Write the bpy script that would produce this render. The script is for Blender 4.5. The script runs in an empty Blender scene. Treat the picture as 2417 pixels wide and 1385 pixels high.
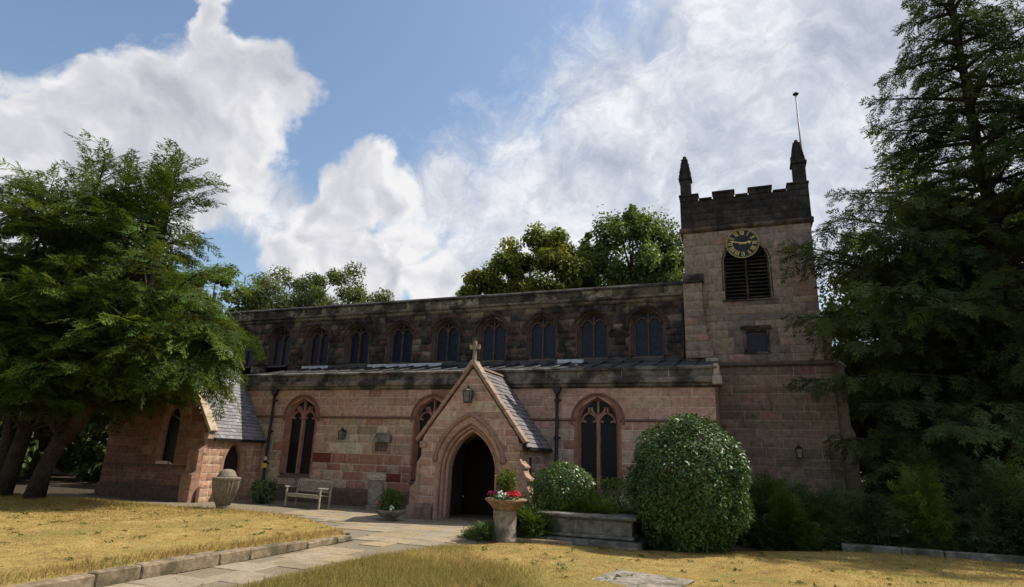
import bpy, bmesh, math, random
import numpy as np
from mathutils import Vector, Matrix

RNG = random.Random(7)
NP = np.random.default_rng(11)
scene = bpy.context.scene
COL = scene.collection

# ------------------------------------------------------------------ camera
cam_data = bpy.data.cameras.new('camera')
cam = bpy.data.objects.new('camera', cam_data)
COL.objects.link(cam)
CAM_POS = Vector((0.0, -20.0, 1.9))
RIGHT = Vector((0.93431, 0.35480, 0.03433))
DOWN = Vector((-0.06310, 0.25942, -0.96370))
FWD = Vector((-0.35083, 0.89823, 0.26476))
m = Matrix((RIGHT, -DOWN, -FWD)).transposed().to_4x4()
m.translation = CAM_POS
cam.matrix_world = m
cam_data.sensor_fit = 'HORIZONTAL'
cam_data.sensor_width = 36.0
cam_data.lens = 36.0 * 1415.03 / 2417.0
cam_data.clip_start = 0.1
cam_data.clip_end = 2000.0
scene.camera = cam

# ------------------------------------------------------------------ light
SUN_DIR = Vector((0.56, 0.455, 1.0)).normalized()      # towards the sun
sun_data = bpy.data.lights.new('sun', 'SUN')
sun_data.energy = 4.0
sun_data.angle = math.radians(0.53)
sun_data.color = (1.0, 0.93, 0.82)
sun = bpy.data.objects.new('sun', sun_data)
COL.objects.link(sun)
sun.location = (20, 30, 40)
sun.rotation_euler = SUN_DIR.to_track_quat('Z', 'Y').to_euler()

world = bpy.data.worlds.new('World')
scene.world = world
world.use_nodes = True
wt = world.node_tree
for n in list(wt.nodes):
    wt.nodes.remove(n)


class NT:
    """small helper for node trees"""
    def __init__(self, tree):
        self.t = tree

    def n(self, kind, **kw):
        nd = self.t.nodes.new(kind)
        for k, v in kw.items():
            setattr(nd, k, v)
        return nd

    def link(self, a, b):
        self.t.links.new(a, b)

    def val(self, sock, v):
        if hasattr(v, 'default_value') or hasattr(v, 'links'):
            self.t.links.new(v, sock)
        else:
            sock.default_value = v

    def math(self, op, a, b=None, c=None, clamp=False):
        nd = self.n('ShaderNodeMath', operation=op)
        nd.use_clamp = clamp
        self.val(nd.inputs[0], a)
        if b is not None:
            self.val(nd.inputs[1], b)
        if c is not None:
            self.val(nd.inputs[2], c)
        return nd.outputs[0]

    def vmath(self, op, a, b=None):
        nd = self.n('ShaderNodeVectorMath', operation=op)
        self.val(nd.inputs[0], a)
        if b is not None:
            self.val(nd.inputs[1], b)
        return nd.outputs['Value'] if op in ('DOT_PRODUCT', 'LENGTH') else nd.outputs[0]

    def noise(self, vec, scale, detail=4.0, rough=0.55, dist=0.0):
        nd = self.n('ShaderNodeTexNoise')
        if vec is not None:
            self.link(vec, nd.inputs['Vector'])
        nd.inputs['Scale'].default_value = scale
        nd.inputs['Detail'].default_value = detail
        nd.inputs['Roughness'].default_value = rough
        nd.inputs['Distortion'].default_value = dist
        return nd.outputs['Fac']

    def sstep(self, x, a, b, lo=0.0, hi=1.0):
        nd = self.n('ShaderNodeMapRange', interpolation_type='SMOOTHSTEP')
        self.val(nd.inputs['Value'], x)
        nd.inputs['From Min'].default_value = a
        nd.inputs['From Max'].default_value = b
        nd.inputs['To Min'].default_value = lo
        nd.inputs['To Max'].default_value = hi
        return nd.outputs['Result']

    def mix(self, fac, a, b, kind='MIX'):
        nd = self.n('ShaderNodeMix', data_type='RGBA', blend_type=kind)
        self.val(nd.inputs[0], fac)
        self.val(nd.inputs[6], a)
        self.val(nd.inputs[7], b)
        return nd.outputs[2]

    def ramp(self, fac, stops):
        nd = self.n('ShaderNodeValToRGB')
        self.val(nd.inputs[0], fac)
        el = nd.color_ramp.elements
        while len(el) < len(stops):
            el.new(0.5)
        for e, (p, c) in zip(el, stops):
            e.position = p
            e.color = (c[0], c[1], c[2], 1.0) if not isinstance(c, (int, float)) else (c, c, c, 1.0)
        return nd.outputs[0]


def build_sky():
    w = NT(wt)
    sky = w.n('ShaderNodeTexSky', sky_type='NISHITA')
    sky.sun_disc = False
    sky.sun_elevation = math.asin(SUN_DIR.z)
    sky.sun_rotation = math.atan2(SUN_DIR.x, SUN_DIR.y)
    sky.air_density = 1.25
    sky.dust_density = 1.4
    sky.ozone_density = 1.6
    tc = w.n('ShaderNodeTexCoord')
    d = w.vmath('NORMALIZE', tc.outputs['Generated'])
    # warp the direction a little so that outlines billow
    nz = w.n('ShaderNodeTexNoise')
    w.link(d, nz.inputs['Vector'])
    nz.inputs['Scale'].default_value = 7.0
    nz.inputs['Detail'].default_value = 5.0
    off = w.n('ShaderNodeVectorMath', operation='MULTIPLY_ADD')
    w.link(nz.outputs['Color'], off.inputs[0])
    off.inputs[1].default_value = (0.15, 0.15, 0.15)
    off.inputs[2].default_value = (-0.075, -0.075, -0.075)
    dw = w.vmath('ADD', d, off.outputs[0])
    n1 = w.noise(dw, 9.0, 10.0, 0.62)
    n2 = w.noise(d, 2.6, 3.0, 0.5)

    def field(blobs, vec):
        acc = None
        for (x, y, z, r) in blobs:
            v = vec_dist(vec, (x, y, z))
            b = w.math('SUBTRACT', 1.0, w.math('DIVIDE', v, r))
            acc = b if acc is None else w.math('SMOOTH_MAX', acc, b, 0.12)
        return acc

    def vec_dist(vec, p):
        nd = w.n('ShaderNodeVectorMath', operation='DISTANCE')
        w.link(vec, nd.inputs[0])
        nd.inputs[1].default_value = p
        return nd.outputs['Value']

    cum = field(CUMULUS, dw)
    # elsewhere in the sky broken cumulus goes on as in view
    bank = w.sstep(n2, 0.42, 0.60, -0.9, 0.5)
    cum2 = w.math('MAXIMUM', cum, w.math('MINIMUM', bank, w.sstep(field(KEEP_CLEAR, d), -0.1, 0.25, 1.0, -1.0)))
    nlow = w.noise(d, 3.2, 3.0, 0.5)
    dens = w.math('ADD', cum2, w.math('MULTIPLY', w.math('SUBTRACT', n1, 0.5), 1.35))
    c_mask = w.sstep(dens, 0.0, 0.34)
    # self shading: sample the billow noise again towards the sun
    ds = w.vmath('ADD', dw, tuple(SUN_DIR * 0.03))
    n1s = w.noise(ds, 7.0, 4.0, 0.55)
    rim = w.math('SUBTRACT', w.noise(dw, 7.0, 4.0, 0.55), n1s)
    light = w.math('ADD', w.math('MULTIPLY', rim, 1.8), w.math('MULTIPLY', w.math('SUBTRACT', nlow, 0.5), 0.9))
    thick = w.sstep(dens, 0.15, 0.75)
    light = w.math('SUBTRACT', w.math('ADD', light, 0.90), w.math('MULTIPLY', thick, 0.22))
    c_col = w.ramp(light, [(0.40, (3.3, 3.4, 3.85)), (0.76, (4.6, 4.62, 4.95)), (1.0, (6.0, 5.95, 6.0))])
    # thin high cloud: streaked, over the right half of the sky
    st = w.n('ShaderNodeMapping')
    w.link(dw, st.inputs['Vector'])
    st.inputs['Rotation'].default_value = (0.3, 0.5, 0.6)
    st.inputs['Scale'].default_value = (3.6, 5.5, 4.6)
    n3 = w.noise(st.outputs[0], 4.2, 10.0, 0.66)
    veil = field(VEIL, d)
    vd = w.math('ADD', veil, w.math('MULTIPLY', w.math('SUBTRACT', n3, 0.5), 1.0))
    v_mask = w.math('MULTIPLY', w.sstep(vd, -0.20, 0.60), 0.93)
    n4 = w.noise(st.outputs[0], 1.3, 6.0, 0.6)
    v_col = w.ramp(w.math('ADD', w.math('MULTIPLY', n3, 0.4), w.math('MULTIPLY', n4, 0.6)),
                   [(0.36, (2.9, 3.15, 3.8)), (0.48, (4.2, 4.4, 4.9)), (0.60, (6.2, 6.2, 6.4))])
    base = w.mix(v_mask, sky.outputs[0], v_col)
    out = w.mix(c_mask, base, c_col)
    bg = w.n('ShaderNodeBackground')
    w.link(out, bg.inputs['Color'])
    bg.inputs['Strength'].default_value = 0.1
    wo = w.n('ShaderNodeOutputWorld')
    w.link(bg.outputs[0], wo.inputs['Surface'])


CUMULUS = [
    (-0.8375, 0.3957, 0.3769, 0.0867),
    (-0.7977, 0.4466, 0.4051, 0.0933),
    (-0.7651, 0.4516, 0.4590, 0.0545),
    (-0.7374, 0.5169, 0.4348, 0.0959),
    (-0.6706, 0.5626, 0.4836, 0.0888),
    (-0.6487, 0.5373, 0.5389, 0.0543),
    (-0.6158, 0.5883, 0.5241, 0.0631),
    (-0.6562, 0.5063, 0.5596, 0.0413),
    (-0.6510, 0.4857, 0.5833, 0.0322),
    (-0.6454, 0.4612, 0.6089, 0.0419),
    (-0.8113, 0.4846, 0.3270, 0.1514),
    (-0.7210, 0.5668, 0.3986, 0.1065),
    (-0.8640, 0.4267, 0.2672, 0.1482),
    (-0.6713, 0.5850, 0.4551, 0.0843),
    (-0.5617, 0.7220, 0.4040, 0.0666),
    (-0.5178, 0.7504, 0.4109, 0.0609),
    (-0.6020, 0.7224, 0.3401, 0.0763),
    (-0.5134, 0.7863, 0.3438, 0.0792),
    (-0.6464, 0.7061, 0.2891, 0.0551),
    (-0.4624, 0.8367, 0.2937, 0.0630),
    (-0.5669, 0.7738, 0.2827, 0.1159)]
KEEP_CLEAR = [
    (-0.7564, 0.4051, 0.5135, 0.1703),
    (-0.4852, 0.6601, 0.5735, 0.2467),
    (-0.4530, 0.7475, 0.4858, 0.1697),
    (-0.3346, 0.7143, 0.6147, 0.1670),
    (-0.5638, 0.6804, 0.4681, 0.1311),
    (-0.6900, 0.6208, 0.3720, 0.0489),
    (-0.6477, 0.6485, 0.3999, 0.0566),
    (-0.1331, 0.8501, 0.5096, 0.3176),
    (0.1612, 0.8551, 0.4928, 0.2633),
    (-0.2820, 0.8887, 0.3615, 0.2733)]
VEIL = [
    (-0.2787, 0.8760, 0.3936, 0.1797),
    (-0.1351, 0.8596, 0.4928, 0.1949),
    (0.0556, 0.8238, 0.5642, 0.2378),
    (0.2107, 0.8080, 0.5502, 0.2938),
    (-0.0144, 0.9111, 0.4120, 0.2564),
    (0.2082, 0.9021, 0.3781, 0.2547),
    (-0.3185, 0.8894, 0.3279, 0.2287),
    (-0.4313, 0.8059, 0.4055, 0.0903),
    (0.3447, 0.8819, 0.3216, 0.2190),
    (-0.6597, 0.6610, 0.3577, 0.0633)]

build_sky()

scene.view_settings.view_transform = 'Standard'
scene.view_settings.look = 'None'
scene.view_settings.exposure = 0.6
scene.view_settings.gamma = 1.0
scene.view_settings.use_curve_mapping = False
scene.render.engine = 'CYCLES'
scene.cycles.use_denoising = True
scene.cycles.use_adaptive_sampling = True
scene.cycles.adaptive_threshold = 0.02
scene.cycles.max_bounces = 4
scene.cycles.diffuse_bounces = 3
scene.cycles.glossy_bounces = 2
scene.cycles.transmission_bounces = 3
scene.cycles.transparent_max_bounces = 6
scene.cycles.caustics_reflective = False
scene.cycles.caustics_refractive = False

# ------------------------------------------------------------------ materials
MATS = {}


def new_mat(name):
    mt = bpy.data.materials.new(name)
    mt.use_nodes = True
    t = mt.node_tree
    for n in list(t.nodes):
        t.nodes.remove(n)
    w = NT(t)
    p = w.n('ShaderNodeBsdfPrincipled')
    o = w.n('ShaderNodeOutputMaterial')
    w.link(p.outputs[0], o.inputs['Surface'])
    p.inputs['Specular IOR Level'].default_value = 0.25
    MATS[name] = mt
    return mt, w, p, o


def bump(w, p, h, strength, dist):
    b = w.n('ShaderNodeBump')
    b.inputs['Strength'].default_value = strength
    b.inputs['Distance'].default_value = dist
    w.link(h, b.inputs['Height'])
    w.link(b.outputs[0], p.inputs['Normal'])


def pos_vec(w):
    return w.n('ShaderNodeNewGeometry').outputs['Position']


def tint_attr(w):
    a = w.n('ShaderNodeAttribute')
    a.attribute_name = 'tint'
    return a.outputs['Color']


def make_materials():
    # weathered sandstone, coloured stone by stone through the tint attribute
    mt, w, p, o = new_mat('stone')
    v = pos_vec(w)
    fine = w.noise(v, 38.0, 5.0, 0.65)
    mid = w.noise(v, 6.0, 5.0, 0.6)
    big = w.noise(v, 1.1, 4.0, 0.6)
    c = w.mix(1.0, tint_attr(w), w.ramp(mid, [(0.28, 0.58), (0.5, 0.98), (0.75, 1.28)]), 'MULTIPLY')
    c = w.mix(1.0, c, w.ramp(fine, [(0.3, 0.72), (0.6, 1.08), (0.8, 1.25)]), 'MULTIPLY')
    c = w.mix(w.sstep(big, 0.55, 0.75, 0.0, 0.35), c, (0.08, 0.066, 0.052, 1))
    st = w.n('ShaderNodeMapping')
    w.link(v, st.inputs['Vector'])
    st.inputs['Scale'].default_value = (2.6, 2.6, 0.35)
    streak = w.noise(st.outputs[0], 2.0, 4.0, 0.6)
    c = w.mix(w.sstep(streak, 0.56, 0.74, 0.0, 0.4), c, (0.07, 0.058, 0.05, 1))
    w.link(c, p.inputs['Base Color'])
    p.inputs['Roughness'].default_value = 0.95
    p.inputs['Specular IOR Level'].default_value = 0.1
    bump(w, p, w.math('ADD', w.math('MULTIPLY', fine, 0.4), mid), 0.7, 0.02)

    # sooty stone with patches where the buff face shows
    mt, w, p, o = new_mat('sooty_stone')
    v = pos_vec(w)
    fine = w.noise(v, 30.0, 5.0, 0.65)
    mid = w.noise(v, 5.0, 5.0, 0.6)
    patch = w.noise(v, 1.3, 5.0, 0.62)
    c = w.mix(w.sstep(patch, 0.40, 0.58, 0.86, 0.02), tint_attr(w), (0.028, 0.026, 0.025, 1))
    c = w.mix(1.0, c, w.ramp(mid, [(0.3, 0.55), (0.5, 0.95), (0.75, 1.4)]), 'MULTIPLY')
    c = w.mix(1.0, c, w.ramp(fine, [(0.3, 0.7), (0.6, 1.1), (0.8, 1.35)]), 'MULTIPLY')
    w.link(c, p.inputs['Base Color'])
    p.inputs['Roughness'].default_value = 0.95
    p.inputs['Specular IOR Level'].default_value = 0.1
    bump(w, p, w.math('ADD', w.math('MULTIPLY', fine, 0.4), mid), 0.8, 0.025)

    def simple(name, col, rough, var=0.35, scale=12.0, spec=0.25, metal=0.0, bmp=0.0, alt=None):
        mt, w, p, o = new_mat(name)
        v = pos_vec(w)
        nz = w.noise(v, scale, 5.0, 0.6)
        c = w.mix(1.0, (*col, 1), w.ramp(nz, [(0.3, 1 - var), (0.7, 1 + var)]), 'MULTIPLY')
        if alt:
            n2 = w.noise(v, scale * 0.22, 4.0, 0.6)
            c = w.mix(w.sstep(n2, 0.48, 0.66), c, (*alt, 1))
        w.link(c, p.inputs['Base Color'])
        p.inputs['Roughness'].default_value = rough
        p.inputs['Metallic'].default_value = metal
        p.inputs['Specular IOR Level'].default_value = spec
        if bmp:
            bump(w, p, nz, bmp, 0.02)
        return mt

    simple('lead', (0.075, 0.072, 0.070), 0.8, 0.45, 4.0, 0.12, alt=(0.04, 0.04, 0.038))
    simple('pale_lead', (0.46, 0.47, 0.48), 0.5, 0.3, 6.0, 0.4)
    simple('iron', (0.012, 0.012, 0.013), 0.5, 0.4, 20.0, 0.4)
    simple('old_wood', (0.34, 0.29, 0.225), 0.85, 0.35, 25.0, 0.15, bmp=0.3, alt=(0.24, 0.215, 0.165))
    simple('dark_wood', (0.03, 0.018, 0.012), 0.7, 0.4, 14.0, 0.2)
    simple('gold', (0.62, 0.46, 0.16), 0.45, 0.15, 30.0, 0.5, metal=0.25)
    simple('clock_black', (0.010, 0.011, 0.014), 0.45, 0.3, 8.0, 0.3)
    simple('grey_stone', (0.235, 0.205, 0.165), 0.93, 0.45, 9.0, 0.1, bmp=0.6, alt=(0.10, 0.095, 0.065))
    simple('urn_stone', (0.20, 0.165, 0.125), 0.93, 0.35, 12.0, 0.1, bmp=0.5, alt=(0.11, 0.095, 0.075))
    simple('buff_stone', (0.33, 0.235, 0.15), 0.93, 0.4, 12.0, 0.1, bmp=0.5, alt=(0.17, 0.12, 0.075))
    simple('tomb_stone', (0.165, 0.155, 0.135), 0.93, 0.45, 7.0, 0.1, bmp=0.6, alt=(0.065, 0.068, 0.048))
    simple('pale_stone', (0.44, 0.39, 0.31), 0.93, 0.35, 12.0, 0.1, bmp=0.5, alt=(0.24, 0.21, 0.15))
    simple('kerb_stone', (0.21, 0.16, 0.105), 0.95, 0.45, 9.0, 0.1, bmp=0.8, alt=(0.10, 0.085, 0.05))
    simple('soil', (0.055, 0.042, 0.028), 1.0, 0.5, 10.0, 0.05, bmp=1.0)
    simple('bark', (0.050, 0.037, 0.028), 0.95, 0.55, 16.0, 0.1, bmp=1.0, alt=(0.028, 0.024, 0.018))
    simple('pale_bark', (0.12, 0.105, 0.085), 0.95, 0.5, 16.0, 0.1, bmp=1.0)
    simple('yellow_sign', (0.72, 0.52, 0.04), 0.5, 0.08, 8.0)
    simple('white_sign', (0.7, 0.7, 0.68), 0.5, 0.08, 8.0)
    simple('pole_white', (0.26, 0.26, 0.27), 0.5, 0.15, 8.0)
    simple('red_petal', (0.55, 0.018, 0.030), 0.6, 0.35, 30.0, 0.2)
    simple('pink_petal', (0.50, 0.03, 0.11), 0.6, 0.35, 30.0, 0.2)
    simple('white_petal', (0.72, 0.69, 0.62), 0.6, 0.12, 30.0, 0.2)
    simple('purple_petal', (0.12, 0.04, 0.25), 0.6, 0.3, 30.0, 0.2)
    simple('lamp_glass', (0.16, 0.17, 0.16), 0.15, 0.2, 8.0, 0.5)
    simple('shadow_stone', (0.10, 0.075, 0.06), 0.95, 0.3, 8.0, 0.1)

    # window glass: dark leaded panes that pick up a little sky
    mt, w, p, o = new_mat('glass')
    v = pos_vec(w)
    br = w.n('ShaderNodeMapping')
    w.link(v, br.inputs['Vector'])
    br.inputs['Rotation'].default_value = (0, math.radians(45), 0)
    br.inputs['Scale'].default_value = (9.0, 9.0, 9.0)
    chk = w.n('ShaderNodeTexVoronoi')
    chk.feature = 'F1'
    chk.distance = 'CHEBYCHEV'
    chk.inputs['Randomness'].default_value = 0.12
    w.link(br.outputs[0], chk.inputs['Vector'])
    lead = w.sstep(chk.outputs['Distance'], 0.42, 0.5)
    pane = w.mix(1.0, (0.008, 0.009, 0.012, 1), w.ramp(chk.outputs['Color'], [(0, 0.4), (1, 1.8)]), 'MULTIPLY')
    w.link(w.mix(lead, pane, (0.02, 0.02, 0.02, 1)), p.inputs['Base Color'])
    w.link(w.math('ADD', w.math('MULTIPLY', lead, 0.4), 0.22), p.inputs['Roughness'])
    p.inputs['Specular IOR Level'].default_value = 0.14
    bump(w, p, chk.outputs['Color'], 0.25, 0.02)

    # mottled dark bluish glass
    mt, w, p, o = new_mat('blue_glass')
    v = pos_vec(w)
    nz = w.noise(v, 7.0, 4.0, 0.6)
    w.link(w.ramp(nz, [(0.3, (0.008, 0.010, 0.018)), (0.7, (0.022, 0.028, 0.050))]), p.inputs['Base Color'])
    p.inputs['Roughness'].default_value = 0.35
    p.inputs['Specular IOR Level'].default_value = 0.2
    bump(w, p, nz, 0.3, 0.02)

    # slates
    mt, w, p, o = new_mat('slate')
    v = pos_vec(w)
    nz = w.noise(v, 16.0, 5.0, 0.6)
    c = w.mix(1.0, tint_attr(w), w.ramp(nz, [(0.3, 0.65), (0.7, 1.3)]), 'MULTIPLY')
    w.link(c, p.inputs['Base Color'])
    p.inputs['Roughness'].default_value = 0.72
    bump(w, p, nz, 0.5, 0.01)

    # paving
    mt, w, p, o = new_mat('paving')
    v = pos_vec(w)
    nz = w.noise(v, 14.0, 6.0, 0.65)
    n2 = w.noise(v, 1.6, 5.0, 0.6)
    c = w.mix(1.0, tint_attr(w), w.ramp(nz, [(0.28, 0.75), (0.5, 1.0), (0.78, 1.2)]), 'MULTIPLY')
    c = w.mix(w.sstep(n2, 0.46, 0.70, 0.0, 0.6), c, (0.15, 0.125, 0.080, 1))
    n5 = w.noise(v, 5.0, 6.0, 0.7)
    c = w.mix(w.sstep(n5, 0.58, 0.70, 0.0, 0.55), c, (0.085, 0.080, 0.045, 1))
    w.link(c, p.inputs['Base Color'])
    p.inputs['Roughness'].default_value = 0.95
    p.inputs['Specular IOR Level'].default_value = 0.1
    bump(w, p, nz, 0.8, 0.012)

    # dry lawn: straw with greener patches and worn soil
    mt, w, p, o = new_mat('lawn')
    v = pos_vec(w)
    c = lawn_colour(w, v)
    fine = w.noise(v, 70.0, 4.0, 0.7)
    c = w.mix(1.0, c, w.ramp(fine, [(0.25, 0.5), (0.5, 0.95), (0.8, 1.4)]), 'MULTIPLY')
    w.link(c, p.inputs['Base Color'])
    p.inputs['Roughness'].default_value = 1.0
    p.inputs['Specular IOR Level'].default_value = 0.03
    bump(w, p, fine, 0.9, 0.03)

    # grass blades share the lawn's colour field
    mt = bpy.data.materials.new('grass_blade')
    mt.use_nodes = True
    t = mt.node_tree
    for n in list(t.nodes):
        t.nodes.remove(n)
    w = NT(t)
    c = lawn_colour(w, pos_vec(w))
    c = w.mix(1.0, c, tint_attr(w), 'MULTIPLY')
    a = w.n('ShaderNodeBsdfDiffuse')
    b = w.n('ShaderNodeBsdfTranslucent')
    w.link(c, a.inputs[0])
    w.link(c, b.inputs[0])
    mx = w.n('ShaderNodeMixShader')
    mx.inputs[0].default_value = 0.35
    w.link(a.outputs[0], mx.inputs[1])
    w.link(b.outputs[0], mx.inputs[2])
    o = w.n('ShaderNodeOutputMaterial')
    w.link(mx.outputs[0], o.inputs['Surface'])
    MATS['grass_blade'] = mt

    def leaf(name, col, trans=0.35, gloss=0.12, rough=0.45, tcol=None):
        mt = bpy.data.materials.new(name)
        mt.use_nodes = True
        t = mt.node_tree
        for n in list(t.nodes):
            t.nodes.remove(n)
        w = NT(t)
        c = w.mix(1.0, tint_attr(w), (*col, 1), 'MULTIPLY')
        tc_ = w.mix(1.0, tint_attr(w), (*(tcol or (col[0] * 1.5, col[1] * 1.35, col[2] * 0.5)), 1), 'MULTIPLY')
        a = w.n('ShaderNodeBsdfPrincipled')
        a.inputs['Roughness'].default_value = rough
        a.inputs['Specular IOR Level'].default_value = gloss
        b = w.n('ShaderNodeBsdfTranslucent')
        w.link(c, a.inputs['Base Color'])
        w.link(tc_, b.inputs[0])
        mx = w.n('ShaderNodeMixShader')
        mx.inputs[0].default_value = trans
        w.link(a.outputs[0], mx.inputs[1])
        w.link(b.outputs[0], mx.inputs[2])
        o = w.n('ShaderNodeOutputMaterial')
        w.link(mx.outputs[0], o.inputs['Surface'])
        MATS[name] = mt

    leaf('yew_leaf', (0.068, 0.108, 0.026), 0.32, 0.04, 0.6)
    leaf('conifer_leaf', (0.062, 0.090, 0.034), 0.28, 0.04, 0.6)
    leaf('glossy_leaf', (0.062, 0.110, 0.030), 0.22, 0.20, 0.42)
    leaf('box_leaf', (0.065, 0.115, 0.026), 0.25, 0.35, 0.40)
    leaf('juniper_leaf', (0.070, 0.108, 0.030), 0.28, 0.05, 0.6)
    leaf('bright_leaf', (0.085, 0.115, 0.022), 0.35)
    leaf('birch_leaf', (0.105, 0.130, 0.055), 0.42)
    leaf('maple_leaf', (0.145, 0.175, 0.036), 0.45)
    leaf('broad_leaf', (0.095, 0.145, 0.045), 0.40)
    leaf('wood_leaf', (0.078, 0.108, 0.042), 0.30, 0.05, 0.6)


def lawn_colour(w, v):
    big = w.noise(v, 0.42, 4.0, 0.6)
    mid = w.noise(v, 1.7, 5.0, 0.62)
    sm = w.noise(v, 7.0, 5.0, 0.65)
    mm = w.math('ADD', w.math('MULTIPLY', mid, 0.6), w.math('MULTIPLY', sm, 0.4))
    c = w.ramp(mm, [(0.33, (0.22, 0.150, 0.060)), (0.5, (0.385, 0.268, 0.092)), (0.65, (0.50, 0.370, 0.155))])
    g = w.math('ADD', w.math('MULTIPLY', big, 0.6), w.math('MULTIPLY', mid, 0.4))
    c = w.mix(w.sstep(g, 0.47, 0.62, 0.0, 0.65), c, (0.20, 0.185, 0.050, 1))
    worn = w.noise(v, 2.6, 5.0, 0.7)
    c = w.mix(w.sstep(worn, 0.62, 0.74, 0.0, 0.6), c, (0.17, 0.115, 0.060, 1))
    # greener where the near lawn is longer, beside the path
    sx = w.n('ShaderNodeSeparateXYZ')
    w.link(v, sx.inputs[0])
    near = w.math('MULTIPLY', w.sstep(sx.outputs[1], -10.6, -8.2, 1.0, 0.0), w.sstep(sx.outputs[0], -7.2, -6.2))
    near = w.math('MULTIPLY', near, w.sstep(mid, 0.30, 0.6, 0.35, 0.9))
    near = w.math('MULTIPLY', near, w.sstep(sx.outputs[0], -3.6, -1.0, 1.0, 0.45))
    c = w.mix(w.math('MULTIPLY', near, 0.8), c, (0.20, 0.185, 0.050, 1))
    return c


make_materials()

# ------------------------------------------------------------------ scene helpers


def link(o, parent=None):
    COL.objects.link(o)
    if parent is not None:
        o.parent = parent
    return o


def tag(o, label=None, cat=None, group=None, kind=None):
    if label:
        o['label'] = label
    if cat:
        o['category'] = cat
    if group:
        o['group'] = group
    if kind:
        o['kind'] = kind
    return o


def empty(name, loc=(0, 0, 0), rz=0.0):
    o = bpy.data.objects.new(name, None)
    o.location = loc
    o.rotation_euler = (0, 0, rz)
    o.empty_display_size = 0.3
    return link(o)


def mesh_obj(name, verts, faces, mat, parent=None, tint=None, smooth=False):
    me = bpy.data.meshes.new(name)
    me.from_pydata([tuple(v) for v in verts], [], [tuple(f) for f in faces])
    if tint is not None:
        at = me.attributes.new('tint', 'FLOAT_COLOR', 'POINT')
        arr = np.ones((len(verts), 4), dtype=np.float32)
        arr[:, :3] = np.asarray(tint, dtype=np.float32)
        at.data.foreach_set('color', arr.ravel())
    me.materials.append(MATS[mat])
    if smooth:
        me.polygons.foreach_set('use_smooth', [True] * len(me.polygons))
    me.update()
    return link(bpy.data.objects.new(name, me), parent)


def np_obj(name, V, F, mat, parent=None, tint=None, normals=None):
    """fast mesh from numpy: V (n,3), F (m,k)"""
    me = bpy.data.meshes.new(name)
    nv, (nf, k) = len(V), F.shape
    me.vertices.add(nv)
    me.vertices.foreach_set('co', np.ascontiguousarray(V, dtype=np.float32).ravel())
    me.loops.add(nf * k)
    me.loops.foreach_set('vertex_index', np.ascontiguousarray(F, dtype=np.int32).ravel())
    me.polygons.add(nf)
    me.polygons.foreach_set('loop_start', np.arange(nf, dtype=np.int32) * k)
    me.polygons.foreach_set('loop_total', np.full(nf, k, dtype=np.int32))
    if tint is not None:
        at = me.attributes.new('tint', 'FLOAT_COLOR', 'POINT')
        arr = np.ones((nv, 4), dtype=np.float32)
        arr[:, :3] = tint
        at.data.foreach_set('color', arr.ravel())
    me.materials.append(MATS[mat])
    me.update(calc_edges=True)
    return link(bpy.data.objects.new(name, me), parent)


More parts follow.
